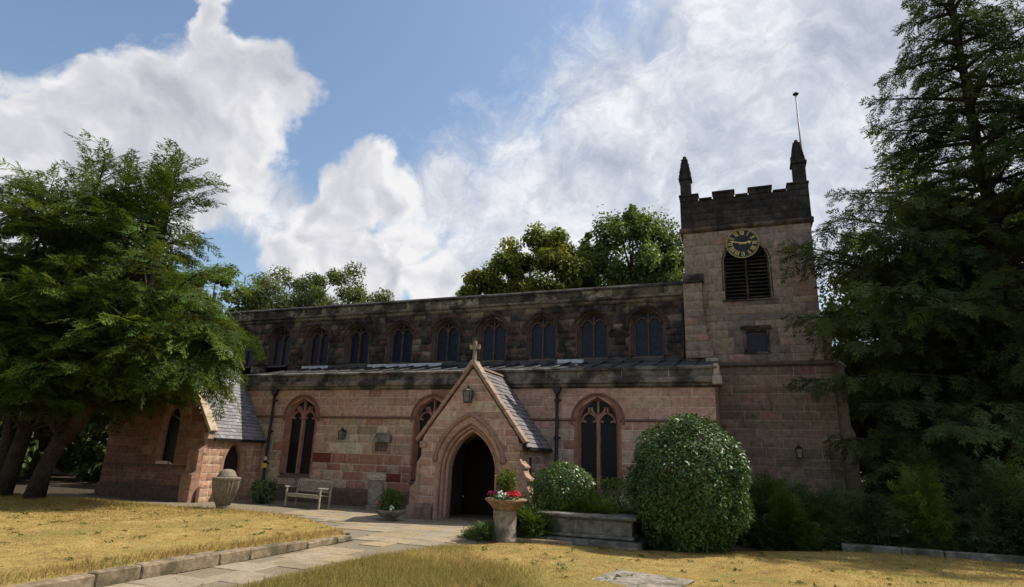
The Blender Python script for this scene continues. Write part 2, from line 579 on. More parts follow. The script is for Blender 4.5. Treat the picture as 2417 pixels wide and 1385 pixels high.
class MB:
    """bmesh collector: several shapes -> ONE mesh object"""
    def __init__(self):
        self.bm = bmesh.new()

    def box(self, x0, x1, y0, y1, z0, z1, rot=None):
        vs = [self.bm.verts.new((x, y, z)) for z in (z0, z1) for y in (y0, y1) for x in (x0, x1)]
        for f in ((0, 2, 3, 1), (4, 5, 7, 6), (0, 1, 5, 4), (2, 6, 7, 3), (0, 4, 6, 2), (1, 3, 7, 5)):
            self.bm.faces.new([vs[i] for i in f])
        if rot is not None:
            bmesh.ops.transform(self.bm, matrix=rot, verts=vs)
        return vs

    def prism(self, poly, fn):
        """poly: list of 2d points; fn(p, side) -> 3d, side 0/1"""
        a = [self.bm.verts.new(fn(p, 0)) for p in poly]
        b = [self.bm.verts.new(fn(p, 1)) for p in poly]
        n = len(poly)
        self.bm.faces.new(a)
        self.bm.faces.new(b[::-1])
        for i in range(n):
            j = (i + 1) % n
            self.bm.faces.new((a[i], b[i], b[j], a[j]))

    def tube(self, pts, radii, n=8, cap=True):
        pts = [Vector(p) for p in pts]
        rings = []
        ref = Vector((0.3, 0.9, 0.1))
        for i, p in enumerate(pts):
            d = (pts[min(i + 1, len(pts) - 1)] - pts[max(i - 1, 0)]).normalized()
            u = d.cross(ref)
            if u.length < 1e-3:
                u = d.cross(Vector((1, 0, 0)))
            u.normalize()
            v = d.cross(u)
            r = radii[i] if isinstance(radii, (list, tuple)) else radii
            rings.append([self.bm.verts.new(p + (u * math.cos(t) + v * math.sin(t)) * r)
                          for t in [2 * math.pi * k / n for k in range(n)]])
        for a, b in zip(rings, rings[1:]):
            for k in range(n):
                self.bm.faces.new((a[k], a[(k + 1) % n], b[(k + 1) % n], b[k]))
        if cap:
            self.bm.faces.new(rings[0][::-1])
            self.bm.faces.new(rings[-1])

    def lathe(self, prof, n=24, c=(0, 0, 0), flute=0.0, nfl=0, zf=(0, 0)):
        rings = []
        for (r, z) in prof:
            ring = []
            for k in range(n):
                t = 2 * math.pi * k / n
                rr = r
                if flute and zf[0] <= z <= zf[1]:
                    rr = r - flute * abs(math.sin(t * nfl / 2.0))
                ring.append(self.bm.verts.new((c[0] + rr * math.cos(t), c[1] + rr * math.sin(t), c[2] + z)))
            rings.append(ring)
        for a, b in zip(rings, rings[1:]):
            for k in range(n):
                self.bm.faces.new((a[k], a[(k + 1) % n], b[(k + 1) % n], b[k]))
        if prof[0][0] > 1e-4:
            self.bm.faces.new(rings[0][::-1])
        if prof[-1][0] > 1e-4:
            self.bm.faces.new(rings[-1])

    def blob(self, c, r, sub=2, jitter=0.0, rng=RNG):
        ret = bmesh.ops.create_icosphere(self.bm, subdivisions=sub, radius=1.0)
        for v in ret['verts']:
            k = 1 + rng.uniform(-jitter, jitter)
            v.co = Vector((c[0] + v.co.x * r[0] * k, c[1] + v.co.y * r[1] * k, c[2] + v.co.z * r[2] * k))

    def build(self, name, mat, parent=None, bevel=0.0, smooth=False, tint=None):
        if bevel:
            bmesh.ops.remove_doubles(self.bm, verts=self.bm.verts, dist=1e-5)
            es = [e for e in self.bm.edges if len(e.link_faces) == 2 and e.calc_face_angle(0) > 0.5]
            bmesh.ops.bevel(self.bm, geom=es, offset=bevel, segments=1, affect='EDGES', clamp_overlap=True)
        bmesh.ops.recalc_face_normals(self.bm, faces=self.bm.faces)
        me = bpy.data.meshes.new(name)
        self.bm.to_mesh(me)
        self.bm.free()
        if tint is not None:
            at = me.attributes.new('tint', 'FLOAT_COLOR', 'POINT')
            arr = np.ones((len(me.vertices), 4), dtype=np.float32)
            arr[:, :3] = tint
            at.data.foreach_set('color', arr.ravel())
        me.materials.append(MATS[mat])
        if smooth:
            me.polygons.foreach_set('use_smooth', [True] * len(me.polygons))
        return link(bpy.data.objects.new(name, me), parent)


def px_size(P):
    """projected position and scale of a point (only used to rank stones by how large they show)"""
    q = Vector(P) - CAM_POS
    zc = q.dot(FWD)
    if zc < 0.5:
        return None
    return (1208.5 + 1415 * q.dot(RIGHT) / zc, 692.5 + 1415 * q.dot(DOWN) / zc, 1415 / zc)

# ------------------------------------------------------------------ ground


def in_poly(x, y, poly):
    c = False
    n = len(poly)
    for i in range(n):
        x1, y1 = poly[i]
        x2, y2 = poly[(i + 1) % n]
        if (y1 > y) != (y2 > y) and x < (x2 - x1) * (y - y1) / (y2 - y1) + x1:
            c = not c
    return c


def poly_dist(x, y, poly):
    best = 1e9
    n = len(poly)
    for i in range(n):
        x1, y1 = poly[i]
        x2, y2 = poly[(i + 1) % n]
        dx, dy = x2 - x1, y2 - y1
        t = max(0, min(1, ((x - x1) * dx + (y - y1) * dy) / (dx * dx + dy * dy + 1e-9)))
        best = min(best, math.hypot(x - x1 - t * dx, y - y1 - t * dy))
    return best


gs = 260.0
tag(mesh_obj('ground', [(-gs, -gs, -0.06), (gs, -gs, -0.06), (gs, gs, -0.06), (-gs, gs, -0.06)], [(0, 1, 2, 3)], 'soil'),
    'dark bare earth under the trees around the church', None, None, 'structure')

LAWN_L = [(-8.62, -24), (-8.62, -7.75), (-9.1, -7.2), (-10.6, -6.15), (-12.2, -5.0), (-13.6, -4.45), (-15.2, -4.3),
          (-17, -4.55), (-19.5, -4.9), (-22, -5.0), (-27, -4.6), (-40, -5.0), (-40, -24)]
LAWN_R = [(-6.75, -24), (-6.75, -9.6), (-6.45, -8.2), (-5.95, -7.0), (-5.55, -6.35), (-4.9, -6.0), (-4.2, -5.65), (-2.3, -5.5),
          (-0.5, -4.4), (1.5, -2.9), (3.0, -2.35), (16, -2.2), (16, -24)]


def lawn_z(x, y, poly, top, edge, soft):
    d = poly_dist(x, y, poly)
    k = min(1.0, d / soft)
    k = k * k * (3 - 2 * k)
    n = 0.018 * math.sin(x * 1.3 + 0.7 * y) + 0.014 * math.sin(y * 1.9 - x * 0.6 + 1.0)
    return edge + (top - edge) * k + n * k


def lawn_left_z(x, y):
    # straight behind the kerb, falling gently to the path at the back
    d = poly_dist(x, y, LAWN_L)
    back = max(0.0, min(1.0, (-4.2 - y) / 2.2))
    back = back * back * (3 - 2 * back)
    n = 0.018 * math.sin(x * 1.3 + 0.7 * y) + 0.014 * math.sin(y * 1.9 - x * 0.6 + 1.0)
    return 0.03 + (0.075 + 0.075 * max(0.0, min(1.0, (-8.0 - y) / 4.5))) * back + n * min(1.0, d / 0.8) * 0.8


def lawn_right_z(x, y):
    return lawn_z(x, y, LAWN_R, 0.055, 0.022, 0.6)


def lawn_mesh(name, poly, zf, step):
    bm = bmesh.new()
    vs = [bm.verts.new((x, y, 0)) for x, y in poly]
    f = bm.faces.new(vs)
    xs = [p[0] for p in poly]
    ys = [p[1] for p in poly]
    x = min(xs) + step
    while x < max(xs):
        g = list(bm.verts) + list(bm.edges) + list(bm.faces)
        bmesh.ops.bisect_plane(bm, geom=g, plane_co=(x, 0, 0), plane_no=(1, 0, 0))
        x += step * (1 if x > -22 else 2.5)
    y = min(ys) + step
    while y < max(ys):
        g = list(bm.verts) + list(bm.edges) + list(bm.faces)
        bmesh.ops.bisect_plane(bm, geom=g, plane_co=(0, y, 0), plane_no=(0, 1, 0))
        y += step
    # skirt down to the ground
    be = [e for e in bm.edges if len(e.link_faces) == 1]
    for v in bm.verts:
        v.co.z = zf(v.co.x, v.co.y)
    ret = bmesh.ops.extrude_edge_only(bm, edges=be)
    for v in ret['geom']:
        if isinstance(v, bmesh.types.BMVert):
            v.co.z = -0.05
    bmesh.ops.recalc_face_normals(bm, faces=bm.faces)
    me = bpy.data.meshes.new(name)
    bm.to_mesh(me)
    bm.free()
    me.materials.append(MATS['lawn'])
    me.polygons.foreach_set('use_smooth', [True] * len(me.polygons))
    return link(bpy.data.objects.new(name, me))


tag(lawn_mesh('lawn', LAWN_L, lawn_left_z, 0.5), 'sun-dried raised lawn left of the path, behind the stone kerb', None, None, 'structure')
tag(lawn_mesh('lawn', LAWN_R, lawn_right_z, 0.5), 'dry lawn right of the path in front of the tomb and shrubs', None, None, 'structure')

# path: a bed with separate flagstones
PATH = [(-8.35, -24), (-6.72, -24), (-6.72, -9.6), (-6.42, -8.2), (-5.92, -7.0), (-5.5, -6.3), (-5.9, -4.8), (-5.9, -0.2),
        (-18.3, -0.2), (-18.3, -3.2), (-24.5, -3.2), (-26, -4.6), (-22, -4.95), (-19.5, -4.85), (-17, -4.5), (-15.2, -4.25), (-13.6, -4.4),
        (-12.2, -4.95), (-10.6, -6.1), (-9.1, -7.15), (-8.35, -7.8)]
bm = bmesh.new()
f = bm.faces.new([bm.verts.new((x, y, 0.004)) for x, y in PATH])
bmesh.ops.triangulate(bm, faces=bm.faces)
me = bpy.data.meshes.new('path')
bm.to_mesh(me)
bm.free()
at = me.attributes.new('tint', 'FLOAT_COLOR', 'POINT')
at.data.foreach_set('color', [c for _ in me.vertices for c in (0.20, 0.165, 0.115, 1)])
me.materials.append(MATS['paving'])
path = link(bpy.data.objects.new('path', me))
tag(path, 'worn stone-flagged path leading to the porch', None, None, 'structure')


def slab(parent, x0, x1, y0, y1, z0, z1, tint, name='paving_slab', mat='paving', rng=RNG, chamfer=0.012):
    c = chamfer
    dz = [rng.uniform(-0.006, 0.006) for _ in range(4)]
    j = lambda: rng.uniform(-0.006, 0.006)
    base = [(x0 + j(), y0 + j()), (x1 + j(), y0 + j()), (x1 + j(), y1 + j()), (x0 + j(), y1 + j())]
    cx, cy = (x0 + x1) / 2, (y0 + y1) / 2
    V = [(x, y, z0) for x, y in base] + [(x, y, z1 - c * 0.7 + dz[i]) for i, (x, y) in enumerate(base)]
    for i, (x, y) in enumerate(base):
        V.append((x + (c if x < cx else -c), y + (c if y < cy else -c), z1 + dz[i]))
    F = [(8, 9, 10, 11)]
    for i in range(4):
        k = (i + 1) % 4
        F.append((4 + i, 4 + k, 8 + k, 8 + i))
        F.append((i, k, 4 + k, 4 + i))
    return mesh_obj(name, V, F, mat, parent, tint)


r = random.Random(3)
y = -17.0
while y < -0.6:
    h = r.choice((0.5, 0.62, 0.75))
    x = -13.4 - r.uniform(0, 0.6)
    while x < -5.4:
        wd = r.uniform(0.55, 1.05)
        cs = [(x + 0.01, y + 0.01), (x + wd, y + 0.01), (x + wd, y + h), (x + 0.01, y + h)]
        if all(in_poly(a, b, PATH) for a, b in cs) and not (-9.95 < x + wd / 2 < -6.2 and y + h > -2.75) and not (y > -1.6):
            k = r.uniform(0.92, 1.06)
            w_ = r.uniform(-0.012, 0.02)
            slab(path, x + 0.006, x + wd - 0.006, y + 0.006, y + h - 0.006, 0.0, 0.022, ((0.285 + w_) * k, 0.232 * k, (0.160 - w_) * k), rng=r)
        x += wd
    y += h

# kerb between the raised lawn and the path
kerb = empty('stone_kerb', (-8.5, -12, 0))
tag(kerb, 'low kerb of long worn stones holding the left lawn above the path', 'kerb')
r = random.Random(5)
y = -17.0
while y < -7.9:
    ln = r.uniform(0.6, 1.6)
    if y + ln > -7.9:
        ln = -7.75 - y
    mb = MB()
    mb.box(-0.12 + r.uniform(-0.015, 0.015), 0.09 + r.uniform(-0.02, 0.02), 0.0, ln - 0.015, -0.05, 0.115 + 0.075 * max(0.0, min(1.0, (-8.0 - y) / 4.5)) + r.uniform(-0.02, 0.015))
    for v in mb.bm.verts:
        v.co += Vector((r.uniform(-0.012, 0.012), r.uniform(-0.01, 0.01), r.uniform(-0.012, 0.012)))
    o = mb.build('kerb_stone', 'kerb_stone', kerb, 0.02)
    o.location = (0.0, y + 12, 0)
    y += ln
for i, (x, yy, a, ln) in enumerate([(-8.62, -7.72, 2.25, 0.55), (-9.0, -7.25, 2.5, 0.75)]):
    mb = MB()
    mb.box(0, ln - 0.02, -0.1, 0.1, -0.05, 0.15 - 0.05 * i)
    o = mb.build('kerb_stone', 'kerb_stone', kerb, 0.02)
    o.location = (x + 8.5, yy + 12, 0)
    o.rotation_euler = (0, 0, a)

# ------------------------------------------------------------------ the church
church = empty('church', (-8, 3, 0))
tag(church, 'old red sandstone parish church with battlemented clock tower and gabled porch', 'church')
CH = Vector((8, -3, 0))           # world -> church-local offset


class Frame:
    """a vertical wall plane: origin, direction along the wall, outward normal"""
    def __init__(self, o, u, n):
        self.o, self.u, self.n = Vector(o), Vector(u), Vector(n)

    def p(self, u, z, d=0.0):
        return self.o + self.u * u + self.n * d + Vector((0, 0, z)) + CH


def arch(cx, half, z0, spring, rise, n=9):
    """open path: bottom left, up, over a pointed arch, down to bottom right"""
    pts = [(cx - half, z0), (cx - half, spring)]
    up = []
    if rise >= half * 0.98:
        rad = (half * half + rise * rise) / (2 * half)
        a_end = math.asin(min(1, rise / rad))
        for i in range(1, n + 1):
            a = a_end * i / n
            up.append((cx - half + rad - rad * math.cos(a), spring + rad * math.sin(a)))
    else:
        for i in range(1, n + 1):
            a = math.pi / 2 * i / n
            s = 1 - math.cos(a)
            up.append((cx - half + half * (0.55 * s + 0.45 * i / n), spring + rise * (0.72 * math.sin(a) + 0.28 * i / n)))
    pts += up
    for (u, z) in reversed(up[:-1]):
        pts.append((2 * cx - u, z))
    pts += [(cx + half, spring), (cx + half, z0)]
    return pts


def interval(path, z):
    """u-range of an arch path at height z"""
    us = []
    for (a, b) in zip(path, path[1:]):
        if (a[1] <= z <= b[1]) or (b[1] <= z <= a[1]):
            if abs(a[1] - b[1]) < 1e-9:
                us += [a[0], b[0]]
            else:
                t = (z - a[1]) / (b[1] - a[1])
                us.append(a[0] + t * (b[0] - a[0]))
    return (min(us), max(us)) if us else None


def sweep(path, prof, fr, closed_prof=True):
    """sweep a profile [(offset, depth)] along a 2d path in a wall plane"""
    n = len(path)
    V, F = [], []
    k = len(prof)
    for i, p in enumerate(path):
        a = Vector(path[max(i - 1, 0)])
        b = Vector(path[min(i + 1, n - 1)])
        p2 = Vector(p)
        d1 = (p2 - a).normalized() if i > 0 else None
        d2 = (b - p2).normalized() if i < n - 1 else None
        d1 = d1 or d2
        d2 = d2 or d1
        n1 = Vector((-d1.y, d1.x))
        n2 = Vector((-d2.y, d2.x))
        nm = (n1 + n2)
        nm.normalize()
        s = 1.0 / max(0.45, nm.dot(n1))
        for (o, d) in prof:
            q = p2 + nm * (o * s)
            V.append(fr.p(q.x, q.y, d))
    for i in range(n - 1):
        for j in range(k if closed_prof else k - 1):
            j2 = (j + 1) % k
            F.append((i * k + j, (i + 1) * k + j, (i + 1) * k + j2, i * k + j2))
    if closed_prof:
        F.append(tuple(range(k)))
        F.append(tuple((n - 1) * k + j for j in reversed(range(k))))
    return V, F


def fix_normals(o):
    bm = bmesh.new()
    bm.from_mesh(o.data)
    bmesh.ops.recalc_face_normals(bm, faces=bm.faces)
    bm.to_mesh(o.data)
    bm.free()
    return o


STONES = []          # (rank, parent, V, F, tint, mat)


def wall(name, fr, left, right, z0, z1, ch, lens, openings, tintf, mortar, parent=church, proud=0.010, gap=0.011, mat='stone', seed=1, rank=1.0, hidden=None, breaks=()):
    """backing sheet (the mortar) plus one stone per block, courses clipped at arched openings and sloping edges"""
    r = random.Random(seed)
    lf = left if callable(left) else (lambda z: left)
    rf = right if callable(right) else (lambda z: right)
    zs = [z0]
    marks = sorted(b for b in breaks if z0 + 0.05 < b < z1 - 0.05) + [z1]
    for mk in marks:
        seg = mk - zs[-1]
        nc = max(1, round(seg / ((ch[0] + ch[1]) / 2)))
        hs = [r.uniform(*ch) for _ in range(nc)]
        k = seg / sum(hs)
        for h in hs[:-1]:
            zs.append(zs[-1] + h * k)
        zs.append(mk)
    BV, BF = [], []
    quads = []
    for za, zb in zip(zs, zs[1:]):
        spans = [((lf(za), lf(zb)), (rf(za), rf(zb)))]
        for op in openings:
            ia, ib = interval(op, za + 1e-4), interval(op, zb - 1e-4)
            lo = min(q[1] for q in op)
            hi = max(q[1] for q in op)
            if hi <= za or lo >= zb:
                continue
            apex = max(op, key=lambda q: q[1])[0]
            if ia is None and ib is None:
                ia = ib = (min(q[0] for q in op), max(q[0] for q in op))
            if ia is None:
                ia = ib if lo > za + 0.001 and False else ib
            if ib is None:
                ib = (apex - 0.01, apex + 0.01)
            new = []
            for (L, R_) in spans:
                if ia[1] <= L[0] or ia[0] >= R_[0]:
                    new.append((L, R_))
                    continue
                new.append((L, (ia[0], ib[0])))
                new.append(((ia[1], ib[1]), R_))
            spans = new
        for (L, R_) in spans:
            if R_[0] - L[0] < 0.015 and R_[1] - L[1] < 0.015:
                continue
            b = len(BV)
            BV += [fr.p(L[0], za), fr.p(max(R_[0], L[0]), za), fr.p(max(R_[1], L[1]), zb), fr.p(L[1], zb)]
            BF.append((b, b + 1, b + 2, b + 3))
            lo, hi = min(L), max(R_)
            lo_in, hi_in = max(L), min(R_)
            cuts = []
            u = lo_in + r.uniform(0.35, 1.0) * lens[1]
            while u < hi_in - lens[0] * 0.55:
                cuts.append(u)
                u += r.uniform(*lens)
            es = [L] + [(c, c) for c in cuts] + [R_]
            for e0, e1 in zip(es, es[1:]):
                if (e1[0] - e0[0]) + (e1[1] - e0[1]) < 0.08:
                    continue
                quads.append((e0, e1, za, zb))
    back = mesh_obj(name, BV, BF, mat, parent, mortar)
    for (e0, e1, za, zb) in quads:
        g = gap
        q = [(e0[0] + g, za + g), (max(e1[0] - g, e0[0] + g), za + g), (max(e1[1] - g, e0[1] + g), zb - g), (e0[1] + g, zb - g)]
        cu = sum(a for a, _ in q) / 4
        cz = (za + zb) / 2
        pr = proud * r.uniform(0.55, 1.5)
        q = [(a + r.uniform(-0.006, 0.006), z + r.uniform(-0.006, 0.006)) for a, z in q]
        V = [fr.p(a, z, 0.001) for a, z in q]
        bv = r.uniform(0.010, 0.022)
        for a, z in q:
            V.append(fr.p(a + (bv if a < cu else -bv), z + (bv if z < cz else -bv), pr + r.uniform(-0.003, 0.003)))
        F = [(4, 5, 6, 7), (0, 1, 5, 4), (1, 2, 6, 5), (2, 3, 7, 6), (3, 0, 4, 7)]
        tint = tintf(cu, cz, r)
        ps = px_size(fr.p(cu, cz) - CH)
        area = 0.0
        if ps and -20 < ps[0] < 2440 and -20 < ps[1] < 1400:
            area = (zb - za) * max(e1[0] - e0[0], e1[1] - e0[1]) * ps[2] ** 2 * rank
            if hidden and hidden(cu, cz):
                area = 0.0
        STONES.append((area, back, V, F, tint, mat))
    return back


def band(name, fr, u0, u1, prof, mat='stone', tint=(0.3, 0.18, 0.13), parent=church):
    """straight horizontal moulding: prof [(z, d)] closed"""
    V = [fr.p(u0, z, d) for z, d in prof] + [fr.p(u1, z, d) for z, d in prof]
    k = len(prof)
    F = [(j, (j + 1) % k, k + (j + 1) % k, k + j) for j in range(k)]
    F += [tuple(reversed(range(k))), tuple(range(k, 2 * k))]
    return fix_normals(mesh_obj(name, V, F, mat, parent, tint))


def pick(r, pal):
    t = r.random() * sum(w for w, _ in pal)
    for w, c in pal:
        t -= w
        if t <= 0:
            k = r.uniform(0.87, 1.13)
            return (c[0] * k, c[1] * k * r.uniform(0.96, 1.04), c[2] * k * r.uniform(0.94, 1.06))
    return pal[-1][1]


PINK, BUFF, RED, GREY, PALE, BROWN = (0.45, 0.288, 0.218), (0.43, 0.325, 0.235), (0.36, 0.180, 0.135), (0.33, 0.26, 0.205), (0.55, 0.455, 0.35), (0.155, 0.105, 0.075)
MORTAR = (0.56, 0.465, 0.365)


def aisle_tint(u, z, r):
    if z < 0.62:
        return pick(r, [(3, (0.13, 0.085, 0.062)), (2, GREY), (1, (0.19, 0.08, 0.06))])
    if z > 3.24:
        return pick(r, [(8, PINK), (2, (0.43, 0.275, 0.205)), (0.9, RED), (1, BUFF)])
    if u < -10.3:
        if z < 1.75 and -16.0 < u:
            return pick(r, [(6, RED), (1.5, PINK), (1.5, BUFF), (0.7, (0.17, 0.05, 0.04))])
        if 1.85 < z < 2.45 and -15.2 < u < -12.4:
            return pick(r, [(3, PALE), (2, BUFF), (1, (0.37, 0.25, 0.18))])
        return pick(r, [(5, BUFF), (2, PINK), (1, GREY), (0.5, RED), (0.5, PALE)])
    return pick(r, [(4, PINK), (3, BUFF), (1.5, GREY), (0.8, RED)])


def pink_tint(u, z, r):
    if z < 0.55:
        return pick(r, [(2, GREY), (3, PINK), (2, (0.15, 0.09, 0.07))])
    return pick(r, [(6, (0.43, 0.268, 0.20)), (2, PINK), (1.0, (0.37, 0.205, 0.155)), (1, BUFF)])


def tower_low_tint(u, z, r):
    if z > 4.95:
        return pick(r, [(1, (0.23, 0.12, 0.095)), (4, (0.20, 0.14, 0.105))])
    return pick(r, [(6, (0.245, 0.178, 0.128)), (2, (0.205, 0.150, 0.112)), (1, (0.27, 0.16, 0.12)), (0.3, (0.36, 0.31, 0.24))])


def tower_up_tint(u, z, r):
    if -0.6 < u < 1.35 and 5.6 < z < 7.9 and r.random() < 0.8:
        # grey run-off staining below the belfry opening
        return pick(r, [(3, (0.17, 0.148, 0.13)), (1, (0.20, 0.165, 0.14))])
    return pick(r, [(5, (0.30, 0.228, 0.175)), (2, (0.27, 0.208, 0.163)), (1, (0.31, 0.20, 0.155)), (1, (0.24, 0.19, 0.155))])


def soot_tint(u, z, r):
    return pick(r, [(5, (0.105, 0.085, 0.070)), (2, (0.20, 0.165, 0.11)), (2, (0.15, 0.085, 0.065)), (2, (0.055, 0.048, 0.044))])


def black_tint(u, z, r):
    return pick(r, [(1, (0.05, 0.044, 0.04)), (1, (0.07, 0.06, 0.052))])


# ---- windows
def glaze(name, path, fr, depth, mat, parent):
    V = [fr.p(u, z, depth) for u, z in path]
    return mesh_obj(name, V, [tuple(range(len(V)))], mat, parent)


def lattice(fr, segs, w, d0, d1):
    """bars of square section in the wall plane joined into one mesh: segs = list of polylines"""
    V, F = [], []
    for s in segs:
        v, f = sweep(s, [(-w / 2, d0), (w / 2, d0), (w / 2 * 0.6, d1), (-w / 2 * 0.6, d1)], fr)
        b = len(V)
        V += v
        F += [tuple(i + b for i in q) for q in f]
    return V, F


def aisle_window(fr, cx, label=None):
    """two cusped lights under a pointed head with pierced tracery"""
    half, z0, spring, rise = 0.60, 1.02, 3.18, 0.70
    w = empty('window')
    w.parent = church
    path_in = arch(cx, half, z0, spring, rise)
    # splayed reveal and moulded frame
    V, F = sweep(path_in, [(0.0, -0.26), (0.0, -0.16), (0.07, -0.05), (0.10, 0.0), (0.10, 0.02), (0.15, 0.03), (0.19, 0.02), (0.19, -0.05), (0.15, -0.26)], fr)
    fix_normals(mesh_obj('frame', V, F, 'stone', w, (0.30, 0.145, 0.105)))
    hood = [q for q in arch(cx, half + 0.23, spring - 0.12, spring, rise + 0.15)]
    V, F = sweep(hood, [(0.0, -0.02), (0.0, 0.05), (0.04, 0.075), (0.085, 0.03), (0.085, -0.02)], fr)
    fix_normals(mesh_obj('hood_mould', V, F, 'stone', w, (0.22, 0.11, 0.085)))
    V, F = lattice(fr, [[(cx, z0), (cx, spring + 0.18)]], 0.165, -0.24, -0.08)
    fix_normals(mesh_obj('mullion', V, F, 'stone', w, (0.34, 0.19, 0.14)))
    segs = []
    lh = half / 2
    for s in (-1, 1):
        c2 = cx + s * lh
        a = arch(c2, lh - 0.035, spring - 0.12, spring - 0.05, 0.33, 7)[1:-1]
        segs.append(a)
        # cusps of the light heads
        segs.append([(c2 - lh + 0.05, spring + 0.02), (c2 - 0.12, spring - 0.02)])
        segs.append([(c2 + lh - 0.05, spring + 0.02), (c2 + 0.12, spring - 0.02)])
        segs.append([(cx + s * 0.02, spring + 0.16), (cx + s * 0.20, spring + 0.33), (cx + s * 0.24, spring + 0.46)])
        segs.append([(c2 + s * 0.02, spring + 0.26), (c2 + s * 0.02, spring + 0.46)])
    segs.append([(cx, spring + 0.12), (cx, spring + rise - 0.02)])
    V, F = lattice(fr, segs, 0.085, -0.22, -0.09)
    fix_normals(mesh_obj('tracery', V, F, 'stone', w, (0.33, 0.175, 0.13)))
    for s in (-1, 1):
        u0, u1 = (cx - half, cx) if s < 0 else (cx, cx + half)
        # each light's pane runs up into the head
        top = [(u, z) for u, z in path_in[1:-1] if (u <= cx + 1e-6 if s < 0 else u >= cx - 1e-6)]
        if s < 0:
            pp = [(u1, z0), (u0, z0)] + top
        else:
            pp = top + [(u1, z0), (u0, z0)]
        glaze('pane', pp, fr, -0.20, 'glass', w)
    # sloping sill
    V = [fr.p(cx - half - 0.16, z0 - 0.16, 0.05), fr.p(cx + half + 0.16, z0 - 0.16, 0.05), fr.p(cx + half + 0.16, z0 - 0.10, 0.05), fr.p(cx - half - 0.16, z0 - 0.10, 0.05),
         fr.p(cx - half - 0.10, z0 + 0.015, -0.21), fr.p(cx + half + 0.10, z0 + 0.015, -0.21),
         fr.p(cx - half - 0.16, z0 - 0.16, -0.25), fr.p(cx + half + 0.16, z0 - 0.16, -0.25)]
    mesh_obj('sill', V, [(0, 1, 2, 3), (3, 2, 5, 4), (0, 3, 4, 6), (1, 7, 5, 2), (6, 4, 5, 7), (0, 6, 7, 1)], 'stone', w, (0.17, 0.115, 0.09))
    return arch(cx, half + 0.12, z0 - 0.13, spring, rise + 0.08)


def clerestory_window(fr, cx):
    half, z0, spring, rise = 0.51, 5.96, 7.25, 0.45
    w = empty('window')
    w.parent = church
    path_in = arch(cx, half, z0, spring, rise, 6)
    V, F = sweep(path_in, [(0.0, -0.36), (0.0, -0.26), (0.03, -0.20), (0.06, -0.20), (0.08, -0.10), (0.12, -0.09), (0.15, 0.018), (0.235, 0.018), (0.235, -0.36)], fr)
    fix_normals(mesh_obj('frame', V, F, 'stone', w, (0.115, 0.082, 0.068)))
    hood = arch(cx, half + 0.22, spring - 0.26, spring, rise + 0.17, 6)
    V, F = sweep(hood, [(0.0, -0.02), (0.0, 0.09), (0.06, 0.13), (0.13, 0.05), (0.13, -0.02)], fr)
    fix_normals(mesh_obj('hood_mould', V, F, 'sooty_stone', w, (0.10, 0.06, 0.05)))
    segs = [[(cx, z0), (cx, spring + rise - 0.02)]]
    for s in (-1, 1):
        c2 = cx + s * half / 2
        segs.append(arch(c2, half / 2 - 0.03, spring - 0.02, spring, 0.26, 5)[1:-1])
    V, F = lattice(fr, segs, 0.08, -0.33, -0.20)
    fix_normals(mesh_obj('mullion', V, F, 'stone', w, (0.13, 0.085, 0.068)))
    for s in (-1, 1):
        u0, u1 = (cx - half, cx) if s < 0 else (cx, cx + half)
        top = [(u, z) for u, z in path_in[1:-1] if (u <= cx + 1e-6 if s < 0 else u >= cx - 1e-6)]
        pp = [(u1, z0), (u0, z0)] + top if s < 0 else top + [(u1, z0), (u0, z0)]
        glaze('pane', pp, fr, -0.30, 'blue_glass', w)
    V = [fr.p(cx - half - 0.1, z0 - 0.12, 0.04), fr.p(cx + half + 0.1, z0 - 0.12, 0.04), fr.p(cx + half + 0.1, z0 - 0.07, 0.04), fr.p(cx - half - 0.1, z0 - 0.07, 0.04),
         fr.p(cx - half - 0.1, z0 + 0.02, -0.31), fr.p(cx + half + 0.1, z0 + 0.02, -0.31)]
    mesh_obj('sill', V, [(0, 1, 2, 3), (3, 2, 5, 4)], 'stone', w, (0.14, 0.105, 0.085))
    return arch(cx, half + 0.15, z0 - 0.08, spring, rise + 0.11, 6)


FA = Frame((0, 0, 0), (1, 0, 0), (0, -1, 0))          # aisle front
FC = Frame((0, 3.5, 0), (1, 0, 0), (0, -1, 0))        # clerestory front
FT = Frame((0, 3.2, 0), (1, 0, 0), (0, -1, 0))        # tower front

# ---- aisle
ops = [aisle_window(FA, -4.60), aisle_window(FA, -16.72), aisle_window(FA, -10.78)]
# aisle doorway, widened so its dark door stands for the shade inside the porch
door_in = [(-9.5, -0.05), (-9.5, 2.3), (-8.0, 3.1), (-6.55, 2.3), (-6.55, -0.05)]
recess = [(-13.15, 2.28), (-13.15, 2.50), (-12.8, 2.62), (-12.45, 2.50), (-12.45, 2.28)]
wall('aisle_wall', FA, -19.8, -0.86, -0.08, 3.18, (0.23, 0.42), (0.4, 1.1), ops + [door_in], aisle_tint, MORTAR, seed=21, breaks=(0.89,),
     hidden=lambda u, z: (-9.6 < u < -6.4 and z < 4.2) or (-2.6 < u and z < 3.0) or (-5.6 < u < -3.7 and z < 0.9))
wall('aisle_wall', FA, -19.8, -0.86, 3.27, 4.30, (0.32, 0.40), (0.6, 1.25), ops, aisle_tint, MORTAR, seed=22)
for (ua, ub) in ((-19.8, -17.46), (-15.98, -11.52), (-10.04, -5.34), (-3.86, -0.84)):
    # the string course stops against each window frame
    band('string_course', FA, ua, ub, [(3.175, -0.02), (3.175, 0.03), (3.215, 0.065), (3.25, 0.05), (3.275, -0.02)], 'stone', (0.20, 0.115, 0.09))
band('plinth', FA, -18.45, -9.75, [(-0.08, 0.0), (-0.08, 0.12), (0.50, 0.12), (0.60, 0.02), (0.60, 0.0)], 'stone', (0.15, 0.10, 0.075))
